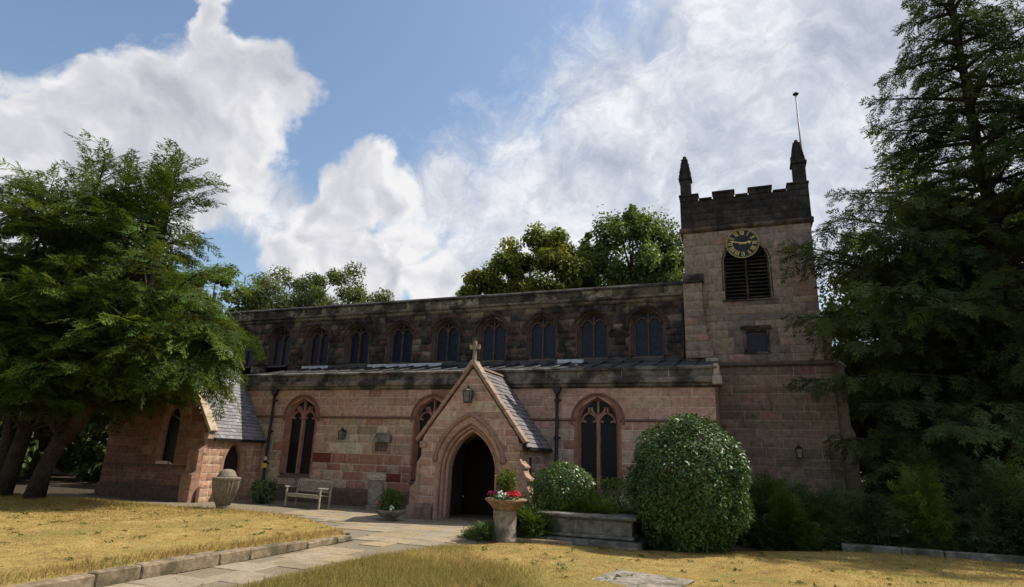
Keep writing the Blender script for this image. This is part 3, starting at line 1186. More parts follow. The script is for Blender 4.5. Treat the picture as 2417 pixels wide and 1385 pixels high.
band('plinth', FA, -6.30, -0.80, [(-0.08, 0.0), (-0.08, 0.12), (0.50, 0.12), (0.60, 0.02), (0.60, 0.0)], 'stone', (0.15, 0.10, 0.075))
mesh_obj('inner_door_shade', [FA.p(u, z, -0.35) for u, z in door_in], [(0, 1, 2, 3, 4)], 'dark_wood', church)
# cornice, parapet blocks, coping
band('cornice', FA, -19.9, -0.74, [(4.28, 0.0), (4.28, 0.05), (4.33, 0.12), (4.40, 0.13), (4.43, 0.20), (4.56, 0.20), (4.62, 0.10), (4.62, 0.0)], 'sooty_stone', (0.22, 0.185, 0.15))
r = random.Random(9)
u = -19.9
par = empty('parapet')
par.parent = church
while u < -0.76:
    ln = min(r.uniform(1.0, 1.6), -0.74 - u)
    if -0.74 - u - ln < 0.4:
        ln = -0.74 - u
    pj = 0.06 + r.uniform(-0.006, 0.006)
    V, F = [], []
    prof = [(4.622, -0.02), (4.622, pj), (4.86, pj), (4.86, pj + 0.06), (4.93, pj + 0.06), (4.985, pj - 0.06), (4.985, -0.30), (4.622, -0.30)]
    o = band('parapet_stone', FA, u + 0.008, u + ln - 0.008, prof, 'sooty_stone', (0.20 * r.uniform(0.8, 1.1), 0.165, 0.135), par)
    u += ln
band('parapet_joint', FA, -19.88, -0.76, [(4.63, -0.03), (4.63, 0.045), (4.95, 0.045), (4.95, -0.03)], 'stone', (0.5, 0.47, 0.42), par)
# carved corner block at the right end
mb = MB()
mb.box(-0.90, -0.62, -0.24, 0.10, 4.34, 4.62)
mb.box(-0.86, -0.70, -0.10, 3.0, 4.62, 5.02)
o = mb.build('corner_stone', 'stone', church, 0.03, tint=(0.40, 0.34, 0.26))
o.location = CH
# low lead roof with rolls, rising to the clerestory
Y0, Z0_, Y1, Z1_ = 0.28, 4.96, 3.48, 5.70
V = [Vector((-19.9, Y0, Z0_)) + CH, Vector((-0.8, Y0, Z0_)) + CH, Vector((-0.8, Y1, Z1_)) + CH, Vector((-19.9, Y1, Z1_)) + CH]
roof = mesh_obj('aisle_roof', V, [(0, 1, 2, 3)], 'lead', church)
r = random.Random(12)
u = -19.6
while u < -0.9:
    mb = MB()
    mb.tube([Vector((u, Y0 - 0.2, Z0_ - 0.01)) + CH, Vector((u + 0.02, Y1, Z1_ + 0.03)) + CH], 0.045, 6)
    mb.build('lead_roll', 'lead', roof, smooth=True)
    u += r.uniform(0.68, 0.78)
u = -20.0
while u < -1.2:
    ln = r.uniform(0.9, 2.2)
    e = min(u + ln, -1.0)
    V = [Vector((u + 0.02, 3.44, 5.70)) + CH, Vector((e, 3.44, 5.70)) + CH, Vector((e, 3.462, 5.86)) + CH, Vector((u + 0.02, 3.462, 5.86)) + CH]
    mesh_obj('flashing', V, [(0, 1, 2, 3)], r.choice(('pale_lead', 'lead', 'lead')), roof)
    u += ln
# right end of the aisle (lit return) and the gap to the tower
FR = Frame((-0.86, 0, 0), (0, 1, 0), (1, 0, 0))
wall('aisle_end_wall', FR, 0.0, 3.2, -0.08, 4.9, (0.27, 0.38), (0.4, 0.8), [], lambda u, z, r: pick(r, [(3, (0.37, 0.26, 0.18)), (2, (0.33, 0.21, 0.15))]), MORTAR, seed=31)
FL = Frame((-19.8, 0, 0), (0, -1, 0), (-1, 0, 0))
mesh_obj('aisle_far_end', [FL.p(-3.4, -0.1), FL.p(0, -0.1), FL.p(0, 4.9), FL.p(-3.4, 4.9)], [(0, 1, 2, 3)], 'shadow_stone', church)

# ---- clerestory
CW = [-3.39, -5.60, -7.78, -10.02, -12.28, -14.62, -16.95, -19.25, -21.55, -23.85]
cops = [clerestory_window(FC, c) for c in CW]
wall('clerestory_wall', FC, -25.2, -1.95, 5.55, 8.10, (0.22, 0.30), (0.35, 0.7), cops, soot_tint, (0.10, 0.085, 0.072), mat='sooty_stone', seed=41, proud=0.02, breaks=(5.90,))
band('cornice', FC, -25.3, -1.85, [(8.08, 0.0), (8.08, 0.05), (8.14, 0.10), (8.22, 0.10), (8.28, 0.18), (8.36, 0.18), (8.40, 0.05), (8.40, 0.0)], 'sooty_stone', (0.20, 0.165, 0.12))
cp = empty('parapet')
cp.parent = church
r = random.Random(14)
u = -25.3
while u < -1.9:
    ln = min(r.uniform(0.8, 1.4), -1.86 - u)
    if -1.86 - u - ln < 0.35:
        ln = -1.86 - u
    k = r.choice((0.09, 0.13, 0.27, 0.36))
    band('parapet_stone', FC, u + 0.006, u + ln - 0.006, [(8.402, -0.02), (8.402, 0.055), (8.70, 0.055), (8.70, -0.02)], 'sooty_stone', (k, k * 0.86, k * 0.6), cp)
    u += ln
band('parapet_joint', FC, -25.2, -1.9, [(8.41, -0.05), (8.41, 0.035), (8.72, 0.035), (8.72, -0.05)], 'sooty_stone', (0.1, 0.09, 0.07), cp)
u = -25.3
while u < -1.4:
    ln = min(r.uniform(1.2, 1.9), -1.35 - u)
    if -1.35 - u - ln < 0.35:
        ln = -1.35 - u
    band('coping_stone', FC, u + 0.005, u + ln - 0.005, [(8.702, -0.35), (8.702, 0.11), (8.77, 0.12), (8.86, 0.02), (8.87, -0.35)], 'sooty_stone', (0.09, 0.08, 0.07), cp)
    u += ln
# weathered lump of the parapet end against the tower
mb = MB()
mb.box(-1.98, -1.40, 3.25, 3.62, 8.12, 8.70)
mb.box(-1.86, -1.50, 3.20, 3.60, 7.86, 8.12)
o = mb.build('corner_stone', 'sooty_stone', church, 0.05, tint=(0.09, 0.08, 0.07))
o.location = CH
# nave back, roof and ends: they close the building and keep its shadow right
mb = MB()
mb.box(-25.2, -1.4, 3.75, 9.0, 8.30, 8.45)
mb.box(-25.2, -1.4, 8.8, 9.0, 0.0, 8.30)
mb.box(-25.2, -25.0, 3.52, 8.8, 0.0, 8.30)
mb.box(-1.97, -1.80, 3.52, 8.8, 0.0, 8.30)
o = mb.build('nave_roof', 'lead', church)
o.location = CH
# pier of pale wall between the clerestory and the tower, with a stone pipe shaft
FN = Frame((0, 3.42, 0), (1, 0, 0), (0, -1, 0))
wall('pier_wall', FN, -1.97, -1.22, 5.5, 8.12, (0.24, 0.32), (0.4, 0.7), [], lambda u, z, r: pick(r, [(3, (0.22, 0.145, 0.11)), (1, (0.25, 0.13, 0.10))]), (0.2, 0.16, 0.13), seed=44)


# ---- tower
TX0, TX1, TB = -1.86, 2.70, 7.7
louv = arch(0.38, 0.80, 7.92, 9.35, 0.95)
twin = [(0.13, 5.85), (0.13, 6.78), (0.98, 6.78), (0.98, 5.85)]
twin_o = [(0.20, 5.92), (0.20, 6.70), (0.86, 6.70), (0.86, 5.92)]
shrub_hide = lambda u, z: (u < 0.9 and z < 2.8) or z < 1.0
wall('tower_wall', FT, -0.9, 2.92, -0.08, 5.40, (0.22, 0.38), (0.36, 0.95), [], tower_low_tint, (0.34, 0.285, 0.225), seed=51, hidden=shrub_hide)
wall('tower_wall', FT, TX0, TX1, 5.56, 10.72, (0.26, 0.34), (0.4, 0.85), [louv, twin], tower_up_tint, (0.19, 0.15, 0.12), seed=52, proud=0.009, gap=0.008, breaks=(5.85, 6.78, 7.92),
     hidden=lambda u, z: u < -1.1 and z < 8.6)
band('string_course', FT, -1.0, 3.02, [(5.38, 0.0), (5.38, 0.05), (5.44, 0.10), (5.50, 0.08), (5.58, 0.0)], 'stone', (0.12, 0.09, 0.07))
# returns
FTR = Frame((TX1, 3.2, 0), (0, 1, 0), (1, 0, 0))
wall('tower_wall', FTR, 0.0, TB - 3.2, -0.08, 10.72, (0.26, 0.34), (0.4, 0.85), [], tower_up_tint, (0.22, 0.18, 0.14), seed=53)
FTR2 = Frame((2.92, 3.2, 0), (0, 1, 0), (1, 0, 0))
mesh_obj('tower_base', [FTR2.p(0, -0.1), FTR2.p(4.6, -0.1), FTR2.p(4.6, 5.5), FTR2.p(0, 5.5), FTR2.p(4.6, 5.6, -0.22), FTR2.p(0, 5.6, -0.22)], [(0, 1, 2, 3), (3, 2, 4, 5)], 'stone', church, (0.17, 0.12, 0.085))
mb = MB()
mb.box(TX0 + 0.003, TX0 + 0.2, 3.205, TB, 5.0, 10.72)
mb.box(TX0, TX1, TB - 0.2, TB, 0, 10.72)
mb.box(TX0 + 0.1, TX1 - 0.1, 3.5, TB - 0.1, 10.9, 11.0)
o = mb.build('tower_back', 'stone', church, tint=(0.2, 0.15, 0.11))
o.location = CH
# cornice under the parapet, all round the visible sides
band('cornice', FT, TX0 - 0.12, TX1 + 0.12, [(10.70, 0.0), (10.70, 0.04), (10.78, 0.12), (10.86, 0.13), (10.92, 0.05), (10.92, 0.0)], 'sooty_stone', (0.15, 0.105, 0.08))
FTR3 = Frame((TX1, 3.2, 0), (0, 1, 0), (1, 0, 0))
band('cornice', FTR3, -0.12, TB - 3.2, [(10.702, 0.0), (10.702, 0.04), (10.78, 0.12), (10.86, 0.128), (10.918, 0.05), (10.918, 0.0)], 'sooty_stone', (0.15, 0.105, 0.08))
FTL = Frame((TX0, 3.2, 0), (0, -1, 0), (-1, 0, 0))
band('cornice', FTL, -(TB - 3.2), 0.12, [(10.702, 0.0), (10.702, 0.04), (10.78, 0.12), (10.86, 0.128), (10.918, 0.05), (10.918, 0.0)], 'sooty_stone', (0.15, 0.105, 0.08))
# battlements: solid course, then merlons
FB = Frame((0, 3.15, 0), (1, 0, 0), (0, -1, 0))
bat = wall('battlement_wall', FB, TX0 - 0.06, TX1 + 0.06, 10.92, 12.06, (0.26, 0.32), (0.5, 0.95), [], black_tint, (0.03, 0.027, 0.025), mat='sooty_stone', seed=61, rank=0.6)
mb = MB()
x0, x1 = TX0 - 0.055, TX1 + 0.055
mb.box(x0, x1, 3.152, 3.45, 10.925, 12.058)
mb.box(x0, x1, TB - 0.3, TB, 10.925, 12.0)
mb.box(x0, x0 + 0.3, 3.45, TB - 0.3, 10.925, 12.0)
mb.box(x1 - 0.3, x1, 3.45, TB - 0.3, 10.925, 12.0)
o = mb.build('battlement_core', 'sooty_stone', church, tint=(0.055, 0.048, 0.042))
o.location = CH


def merlon(xa, xb, ya, yb, z0, z1):
    mb = MB()
    mb.box(xa, xb, ya, yb, z0, z1 - 0.09)
    mb.box(xa - 0.03, xb + 0.03, ya - 0.04, yb + 0.04, z1 - 0.09, z1)
    o = mb.build('merlon', 'sooty_stone', church, 0.02, tint=(0.055, 0.048, 0.043))
    o.location = CH


def cren(xa, xb, ya, yb, z0):
    mb = MB()
    mb.box(xa, xb, ya - 0.05, yb + 0.05, z0, z0 + 0.07)
    o = mb.build('embrasure_coping', 'sooty_stone', church, 0.02, tint=(0.055, 0.048, 0.043))
    o.location = CH


MER = [(-1.93, -1.22), (-0.66, 0.13), (0.66, 1.48), (2.04, 2.76)]
for a, b in MER:
    merlon(a, b, 3.12, 3.46, 12.062, 12.36)
for a, b in zip(MER, MER[1:]):
    cren(a[1] + 0.035, b[0] - 0.035, 3.12, 3.46, 12.062)
for a, b in ((3.9, 4.7), (5.3, 6.1), (6.7, 7.6)):
    merlon(TX1 - 0.24, TX1 + 0.055, a, b, 12.002, 12.36)
    merlon(TX0 - 0.055, TX0 + 0.24, a, b, 12.002, 12.36)
for k in range(3):
    merlon(-0.9 + k * 1.4, -0.2 + k * 1.4, TB - 0.3, TB, 12.002, 12.36)


# pinnacles: square shaft, gablets, crocketed spirelet
def pinnacle(x, y, z0, zs, zt, w):
    p = empty('pinnacle')
    p.parent = church
    p.location = Vector((x, y, 0)) + CH
    mb = MB()
    mb.box(-w, w, -w, w, z0, zs)
    mb.build('shaft', 'sooty_stone', p, 0.03, tint=(0.05, 0.045, 0.04))
    mb = MB()
    mb.box(-w * 1.25, w * 1.25, -w * 1.25, w * 1.25, zs, zs + 0.10)
    for k in range(4):
        rot = Matrix.Rotation(k * math.pi / 2, 4, 'Z')
        tri = [(-w * 1.1, zs + 0.1), (w * 1.1, zs + 0.1), (0, zs + 0.42)]
        mb.prism(tri, lambda q, s, rot=rot: rot @ Vector((q[0], -w * 1.12 + s * 0.1, q[1])))
    mb.build('gablets', 'sooty_stone', p, 0.012, tint=(0.05, 0.045, 0.04))
    mb = MB()
    mb.lathe([(w * 1.12, zs + 0.08), (w * 1.0, zs + 0.4), (w * 0.78, zs + 0.4 + (zt - zs - 0.4) * 0.45), (w * 0.50, zt - 0.14), (0.0, zt - 0.02)], 8)
    for k in range(4):
        a = k * math.pi / 2 + math.pi / 4
        for j in range(7):
            t = (j + 0.4) / 7.0
            rr = w * (1.15 * (1 - t) + 0.5 * t) + 0.01
            zz = zs + 0.16 + (zt - zs - 0.30) * t
            s = 0.075 * (1 - 0.35 * t)
            mb.blob((rr * math.cos(a), rr * math.sin(a), zz), (s, s, s * 1.1), 1, 0.25)
    mb.blob((0, 0, zt - 0.08), (0.085, 0.085, 0.10), 1, 0.2)
    mb.build('spirelet', 'sooty_stone', p, tint=(0.045, 0.04, 0.037))


pinnacle(-1.68, 3.32, 12.25, 13.02, 14.16, 0.205)
pinnacle(2.50, 3.32, 12.25, 13.10, 14.22, 0.225)
pinnacle(-1.68, 7.5, 12.0, 13.02, 14.1, 0.19)
pinnacle(2.50, 7.5, 12.0, 13.10, 14.1, 0.19)

# angle buttress at the tower's left corner with weathered offsets
FBL = Frame((0, 2.95, 0), (1, 0, 0), (0, -1, 0))
bprof = lambda z: -1.22 if z > 7.6 else (-1.22 + 0.32 * min(1, ((7.6 - z) / 1.9)) ** 1.6)
for k, (za, d) in enumerate(((8.62, 0.0), (8.76, 0.09), (8.90, 0.18))):
    band('offset', Frame((0, 2.95 + d, 0), (1, 0, 0), (0, -1, 0)), -1.93 if k else -1.90, -1.16, [(za, -0.26 + d), (za, 0.05), (za + 0.05, 0.05), (za + 0.15, -0.09), (za + 0.15, -0.26 + d)], 'sooty_stone', (0.13, 0.10, 0.08))
wall('buttress_wall', Frame((0, 3.0, 0), (1, 0, 0), (0, -1, 0)), -1.93, bprof, 5.72, 8.62, (0.28, 0.36), (0.4, 0.75), [], tower_up_tint, (0.19, 0.15, 0.12), seed=66, rank=0.7)
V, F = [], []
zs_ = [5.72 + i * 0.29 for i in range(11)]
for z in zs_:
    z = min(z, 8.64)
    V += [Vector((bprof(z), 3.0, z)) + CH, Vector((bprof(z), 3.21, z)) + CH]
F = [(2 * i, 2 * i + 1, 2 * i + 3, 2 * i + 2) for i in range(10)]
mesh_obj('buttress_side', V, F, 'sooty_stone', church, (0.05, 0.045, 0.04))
mb = MB()
mb.box(-1.24, -0.80, 2.98, 3.4, 5.40, 5.72)
mb.box(-1.10, -0.76, 2.75, 3.2, 5.02, 5.42)
o = mb.build('corner_stone', 'stone', church, 0.04, tint=(0.40, 0.34, 0.26))
o.location = CH
# stepped buttress on the right corner
mb = MB()
st = [(2.92, -0.08), (3.42, -0.08), (3.42, 3.1), (3.30, 3.35), (3.30, 5.35), (3.0, 5.62), (3.0, 6.35), (2.70, 6.75), (2.70, 5.6), (2.92, 5.5)]
mb.prism(st, lambda q, s: Vector((q[0], 3.32 + s * 0.9, q[1])) + CH)
mb.build('buttress', 'stone', church, 0.015, tint=(0.22, 0.165, 0.125))
for (xa, za, xb, zb) in ((3.36, 5.30, 2.98, 5.64), (3.06, 6.30, 2.70, 6.80)):
    mb = MB()
    mb.prism([(xa, za), (xa, za + 0.07), (xb, zb + 0.07), (xb, zb)], lambda q, s: Vector((q[0], 3.26 + s * 1.02, q[1])) + CH)
    mb.build('weathering', 'stone', church, 0.01, tint=(0.42, 0.34, 0.26))

# belfry opening: reveal, mullion, slats
bo = empty('belfry_opening')
bo.parent = church
lp = arch(0.38, 0.74, 7.95, 9.35, 0.88)
V, F = sweep(lp, [(0.0, -0.42), (0.0, -0.16), (0.05, -0.03), (0.09, 0.012), (0.14, 0.012), (0.14, -0.42)], FT)
fix_normals(mesh_obj('frame', V, F, 'sooty_stone', bo, (0.10, 0.078, 0.062)))
V, F = lattice(FT, [[(0.38, 7.95), (0.38, 10.2)]], 0.12, -0.40, -0.10)
fix_normals(mesh_obj('mullion', V, F, 'sooty_stone', bo, (0.09, 0.07, 0.058)))
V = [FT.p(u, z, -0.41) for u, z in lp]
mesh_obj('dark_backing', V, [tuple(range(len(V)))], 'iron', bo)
for i in range(15):
    z = 7.99 + i * 0.142
    iv = interval(lp, z + 0.05)
    if not iv:
        continue
    for (a, b) in ((iv[0], 0.33), (0.43, iv[1])):
        mb = MB()
        mb.prism([(0.0, z), (0.0, z + 0.03), (0.24, z + 0.155), (0.24, z + 0.125)], lambda q, s, a=a, b=b: FT.p(a if s == 0 else b, q[1], -0.12 - q[0]))
        mb.build('louvre_slat', 'sooty_stone', bo, tint=(0.06, 0.055, 0.052))
band('sill', FT, -0.52, 1.28, [(7.84, 0.0), (7.84, 0.06), (7.90, 0.06), (7.97, -0.2), (7.84, -0.2)], 'sooty_stone', (0.15, 0.13, 0.11), bo)

# square blocked window under the belfry
tw = empty('window')
tw.parent = church
V, F = sweep([(0.24, 5.95), (0.24, 6.68), (0.87, 6.68), (0.87, 5.95)], [(0.0, -0.18), (0.0, -0.05), (0.05, 0.0), (0.14, 0.012), (0.14, -0.18)], FT)
fix_normals(mesh_obj('frame', V, F, 'sooty_stone', tw, (0.14, 0.12, 0.105)))
band('lintel', FT, 0.04, 1.07, [(6.74, 0.0), (6.74, 0.07), (6.82, 0.10), (6.88, 0.08), (6.90, 0.0)], 'sooty_stone', (0.07, 0.06, 0.052), tw)
V = [FT.p(u, z, -0.12) for u, z in ((0.24, 5.93), (0.24, 6.68), (0.87, 6.68), (0.87, 5.93))]
mesh_obj('pane', V, [(0, 1, 2, 3)], 'blue_glass', tw)
band('sill', FT, 0.08, 1.03, [(5.84, 0.0), (5.84, 0.04), (5.90, 0.04), (5.95, -0.15), (5.84, -0.15)], 'sooty_stone', (0.16, 0.14, 0.12), tw)

# ---- porch
PX, PY, PH, PE, SL = -8.03, -2.6, 1.66, 2.42, 1.33
FP = Frame((0, PY, 0), (1, 0, 0), (0, -1, 0))
door = arch(PX, 0.79, -0.08, 1.42, 1.24)
gl = lambda z: PX - PH + (max(0, z - PE) / SL)
gr = lambda z: PX + PH - (max(0, z - PE) / SL)
wall('porch_wall', FP, gl, gr, -0.08, 4.60, (0.22, 0.29), (0.34, 0.68), [arch(PX, 1.04, -0.08, 1.42, 1.58)], pink_tint, (0.55, 0.455, 0.36), seed=71, rank=1.3)
for s, nm in ((1, 1), (-1, -1)):
    fr = Frame((PX + s * (PH - 0.002), PY if s > 0 else 0.0, 0), (0, s, 0), (s, 0, 0))
    wall('porch_wall', fr, 0.0, 2.6, -0.08, 2.46, (0.22, 0.29), (0.34, 0.68), [], pink_tint, (0.55, 0.455, 0.36), seed=72 + s)
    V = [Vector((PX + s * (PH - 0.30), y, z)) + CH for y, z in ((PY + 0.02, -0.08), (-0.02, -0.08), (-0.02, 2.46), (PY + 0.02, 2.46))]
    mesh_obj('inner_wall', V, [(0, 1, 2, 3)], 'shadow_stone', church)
# narrow slit in the right side
mb = MB()
mb.box(PX + PH - 0.05, PX + PH + 0.022, -1.75, -1.55, 1.2, 1.95)
mb.build('slit', 'iron', church).location = CH
# moulded doorway in three orders
pd = empty('porch_doorway')
pd.parent = church
orders = [([(0.0, -0.50), (0.0, -0.24), (0.03, -0.19), (0.07, -0.19), (0.10, -0.24), (0.10, -0.50)], (0.42, 0.265, 0.20)),
          ([(0.10, -0.50), (0.10, -0.14), (0.13, -0.09), (0.17, -0.09), (0.20, -0.14), (0.20, -0.50)], (0.39, 0.235, 0.175)),
          ([(0.20, -0.50), (0.20, -0.04), (0.23, 0.016), (0.29, 0.024), (0.33, 0.024), (0.33, -0.50)], (0.41, 0.25, 0.19))]
for prof, tn in orders:
    V, F = sweep(door, prof, FP)
    fix_normals(mesh_obj('arch_order', V, F, 'stone', pd, tn))
hood = [q for q in arch(PX, 1.15, 1.42, 1.42, 1.70, 14) if q[1] > 1.74]
V, F = sweep(hood, [(0.0, -0.02), (0.0, 0.07), (0.05, 0.11), (0.12, 0.05), (0.12, -0.02)], FP)
fix_normals(mesh_obj('hood_mould', V, F, 'stone', pd, (0.31, 0.185, 0.14)))
for q in (hood[0], hood[-1]):
    mb = MB()
    mb.blob(FP.p(q[0] + (-0.05 if q is hood[0] else 0.05), q[1] - 0.06, 0.05), (0.11, 0.09, 0.12), 2, 0.12)
    mb.build('hood_stop', 'stone', pd, tint=(0.28, 0.17, 0.12), smooth=True)
# plinths either side of the door
for a, b in ((PX - PH - 0.06, PX - 1.13), (PX + 1.13, PX + PH + 0.06)):
    band('plinth', FP, a, b, [(-0.08, 0.0), (-0.08, 0.11), (0.36, 0.11), (0.46, 0.025), (0.46, 0.0)], 'stone', (0.22, 0.15, 0.115))
band('threshold', FP, PX - 0.84, PX + 0.84, [(-0.05, -0.6), (-0.05, 0.16), (0.05, 0.15), (0.06, -0.6)], 'kerb_stone', (0.3, 0.25, 0.2))


def buttress_profile(s):
    if s > 0:      # scrolled offsets on the right
        pts = [(0.0, 2.02), (0.02, 1.88), (0.08, 1.76), (0.20, 1.68), (0.20, 1.63), (0.14, 1.61), (0.17, 1.48), (0.25, 1.38), (0.36, 1.33), (0.36, 1.27),
               (0.27, 1.25), (0.27, 1.12), (0.31, 1.01), (0.40, 0.93), (0.54, 0.88), (0.54, 0.80), (0.45, 0.77), (0.45, 0.28), (0.52, 0.20), (0.52, -0.08), (0.0, -0.08)]
    else:          # plain stepped offsets on the left
        pts = [(0.0, 1.86), (0.12, 1.66), (0.12, 1.12), (0.30, 0.88), (0.30, 0.42), (0.40, 0.34), (0.40, -0.08), (0.0, -0.08)]
    return [(PX + s * (PH + x), z) for x, z in pts]


for s in (-1, 1):
    mb = MB()
    mb.prism(buttress_profile(s), lambda q, k: Vector((q[0], PY - 0.03 + k * 0.46, q[1])) + CH)
    mb.build('buttress', 'stone', church, tint=(0.36, 0.235, 0.17))

# roof
proof = empty('porch_roof')
proof.parent = church
RZ, HX = 4.70, 1.86          # ridge height, half width at the eaves


def slate_roof(parent, ridge, eave, ya, yb, rows, sw, pal, seed):
    """overlapping slates on one slope, joined: ridge/eave = (x, z)"""
    r = random.Random(seed)
    V, F, T = [], [], []
    d = Vector((eave[0] - ridge[0], 0, eave[1] - ridge[1]))
    L = d.length
    dn = d / L
    nrm = Vector((-dn.z, 0, dn.x))
    if nrm.z < 0:
        nrm = -nrm
    ex = L / rows
    for i in range(rows):
        y = ya - (sw * 0.5 if i % 2 else 0)
        while y < yb:
            w_ = sw * r.uniform(0.8, 1.2)
            y0, y1 = max(y, ya), min(y + w_, yb)
            if y1 - y0 > 0.02:
                s0, s1 = i * ex - ex * 0.25, (i + 1) * ex + r.uniform(-0.008, 0.008)
                t = 0.030 + r.uniform(-0.004, 0.006)
                g = 0.004
                p = lambda s, yy, h: Vector((ridge[0], 0, ridge[1])) + dn * s + nrm * h + Vector((0, yy, 0)) + CH
                b = len(V)
                V += [p(max(s0, 0), y0 + g, 0.004), p(max(s0, 0), y1 - g, 0.004), p(s1, y1 - g, t), p(s1, y0 + g, t), p(s1, y1 - g, 0.0), p(s1, y0 + g, 0.0)]
                F += [(b, b + 1, b + 2, b + 3), (b + 3, b + 2, b + 4, b + 5)]
                c = r.choice(pal)
                k = r.uniform(0.8, 1.2)
                T += [(c[0] * k, c[1] * k, c[2] * k)] * 6
            y += w_
    o = mesh_obj('slates', V, F, 'slate', parent, T)
    o['kind'] = 'stuff'
    deck = [Vector((ridge[0], ya, ridge[1])) + CH, Vector((ridge[0], yb, ridge[1])) + CH, Vector((eave[0], yb, eave[1])) + CH, Vector((eave[0], ya, eave[1])) + CH]
    deck2 = [v - nrm * 0.08 for v in deck]
    mesh_obj('roof_deck', deck2 + deck, [(0, 1, 2, 3), (4, 5, 1, 0), (3, 2, 6, 7), (0, 3, 7, 4)], 'dark_wood', parent)


SP = [(0.17, 0.155, 0.155), (0.15, 0.14, 0.143), (0.19, 0.165, 0.16), (0.135, 0.128, 0.132)]
for s in (-1, 1):
    slate_roof(proof, (PX, RZ), (PX + s * HX, RZ - HX * SL), PY + 0.06, -0.01, 18, 0.27, SP, 80 + s)
band('ridge_tile', Frame((PX, PY + 0.1, 0), (0, 1, 0), (1, 0, 0)), 0.0, 2.5, [(RZ - 0.03, -0.11), (RZ + 0.05, -0.05), (RZ + 0.07, 0.0), (RZ + 0.05, 0.05), (RZ - 0.03, 0.11)], 'stone', (0.2, 0.13, 0.11), proof)
# raking copings stone by stone, kneelers and the saddle under the cross
for s in (-1, 1):
    a = Vector((PX + s * 1.80, 0, PE - 0.10))
    b = Vector((PX, 0, PE - 0.10 + 1.80 * SL))
    n = 5
    dirv = (b - a).normalized()
    nr = Vector((-dirv.z, 0, dirv.x))
    if nr.z < 0:
        nr = -nr
    L = (b - a).length
    for i in range(n):
        t0, t1 = L * i / n + 0.006, L * (i + 1) / n - 0.006
        mb = MB()
        quad = [(t0, 0.0), (t1, 0.0), (t1, 0.11), (t0, 0.11)]
        mb.prism(quad, lambda q, k: a + dirv * q[0] + nr * q[1] + Vector((0, PY - 0.075 + k * 0.34, 0)) + CH)
        mb.build('coping_stone', 'stone', proof, 0.012, tint=(0.33 * RNG.uniform(0.85, 1.15), 0.215, 0.16))
    mb = MB()
    mb.box(PX + s * 1.60 - 0.13, PX + s * 1.60 + 0.13, PY - 0.065, PY + 0.30, PE - 0.30, PE - 0.085)
    mb.build('kneeler', 'stone', proof, 0.03, tint=(0.33, 0.22, 0.165)).location = CH
    band('gutter', Frame((PX + s * 1.83, PY + 0.3, 0), (0, s, 0), (s, 0, 0)), 0.0 if s > 0 else -2.3, 2.3 if s > 0 else 0.0, [(2.15, -0.02), (2.15, 0.06), (2.23, 0.06), (2.23, -0.02)], 'iron', None, proof)
mb = MB()
mb.prism([(-0.30, 4.42), (-0.34, 4.48), (-0.10, 4.82), (-0.09, 4.88), (0.09, 4.88), (0.10, 4.82), (0.34, 4.48), (0.30, 4.42), (0.0, 4.74)], lambda q, k: Vector((PX + q[0], PY - 0.10 + k * 0.40, q[1])) + CH)
mb.build('saddle_stone', 'stone', proof, 0.015, tint=(0.34, 0.25, 0.18))
mb = MB()
mb.prism([(-0.055, 4.87), (0.055, 4.87), (0.045, 5.26), (0.17, 5.24), (0.18, 5.40), (0.05, 5.38), (0.055, 5.52), (-0.055, 5.52), (-0.05, 5.38), (-0.18, 5.40), (-0.17, 5.24), (-0.045, 5.26)],
         lambda q, k: Vector((PX + q[0], PY - 0.0 + k * 0.10, q[1])) + CH)
mb.build('gable_cross', 'stone', church, 0.012, tint=(0.30, 0.235, 0.175))

# ---- vestry at the left
VX0, VX1, VY, VE, VS = -23.6, -18.5, -2.88, 2.45, 1.45
VC, VH = (VX0 + VX1) / 2, (VX1 - VX0) / 2
FV = Frame((0, VY, 0), (1, 0, 0), (0, -1, 0))
vwin = arch(-20.35, 0.36, 1.35, 2.75, 0.62)
wall('vestry_wall', FV, lambda z: VC - VH + max(0, z - VE) / VS, lambda z: VC + VH - max(0, z - VE) / VS, -0.12, VE + VH * VS - 0.06, (0.26, 0.34), (0.4, 0.85),
     [arch(-20.35, 0.46, 1.25, 2.75, 0.72)], lambda u, z, r: pick(r, [(4, (0.23, 0.115, 0.08)), (2, (0.19, 0.10, 0.075)), (1, (0.26, 0.165, 0.115))]), (0.28, 0.2, 0.15), seed=91, breaks=(1.25,),
     hidden=lambda u, z: z > 2.5)  # front wall's shade is put into the tint, darker than the side
vw = empty('window')
vw.parent = church
V, F = sweep(vwin, [(0.0, -0.25), (0.0, -0.12), (0.07, 0.0), (0.13, 0.02), (0.17, 0.02), (0.17, -0.25)], FV)
fix_normals(mesh_obj('frame', V, F, 'stone', vw, (0.26, 0.15, 0.11)))
glaze('pane', vwin, FV, -0.2, 'glass', vw)
band('string_course', FV, VX0, VX1, [(1.12, 0.0), (1.12, 0.06), (1.18, 0.07), (1.24, 0.0)], 'stone', (0.16, 0.095, 0.075))
band('plinth', FV, VX0, VX1 + 0.1, [(-0.12, 0.0), (-0.12, 0.12), (0.40, 0.12), (0.52, 0.0)], 'stone', (0.13, 0.085, 0.065))
FVR = Frame((VX1, VY, 0), (0, 1, 0), (1, 0, 0))
vdoor = arch(1.50, 0.42, -0.1, 1.32, 0.74)
wall('vestry_wall', FVR, 0.0, 2.88, -0.10, 2.46, (0.24, 0.32), (0.34, 0.62), [arch(1.50, 0.52, -0.1, 1.32, 0.86)],
     lambda u, z, r: pick(r, [(5, (0.47, 0.285, 0.18)), (2, (0.43, 0.245, 0.16)), (1, (0.49, 0.33, 0.215))]), (0.60, 0.48, 0.36), seed=92, rank=1.6)
vd = empty('vestry_door')
vd.parent = church
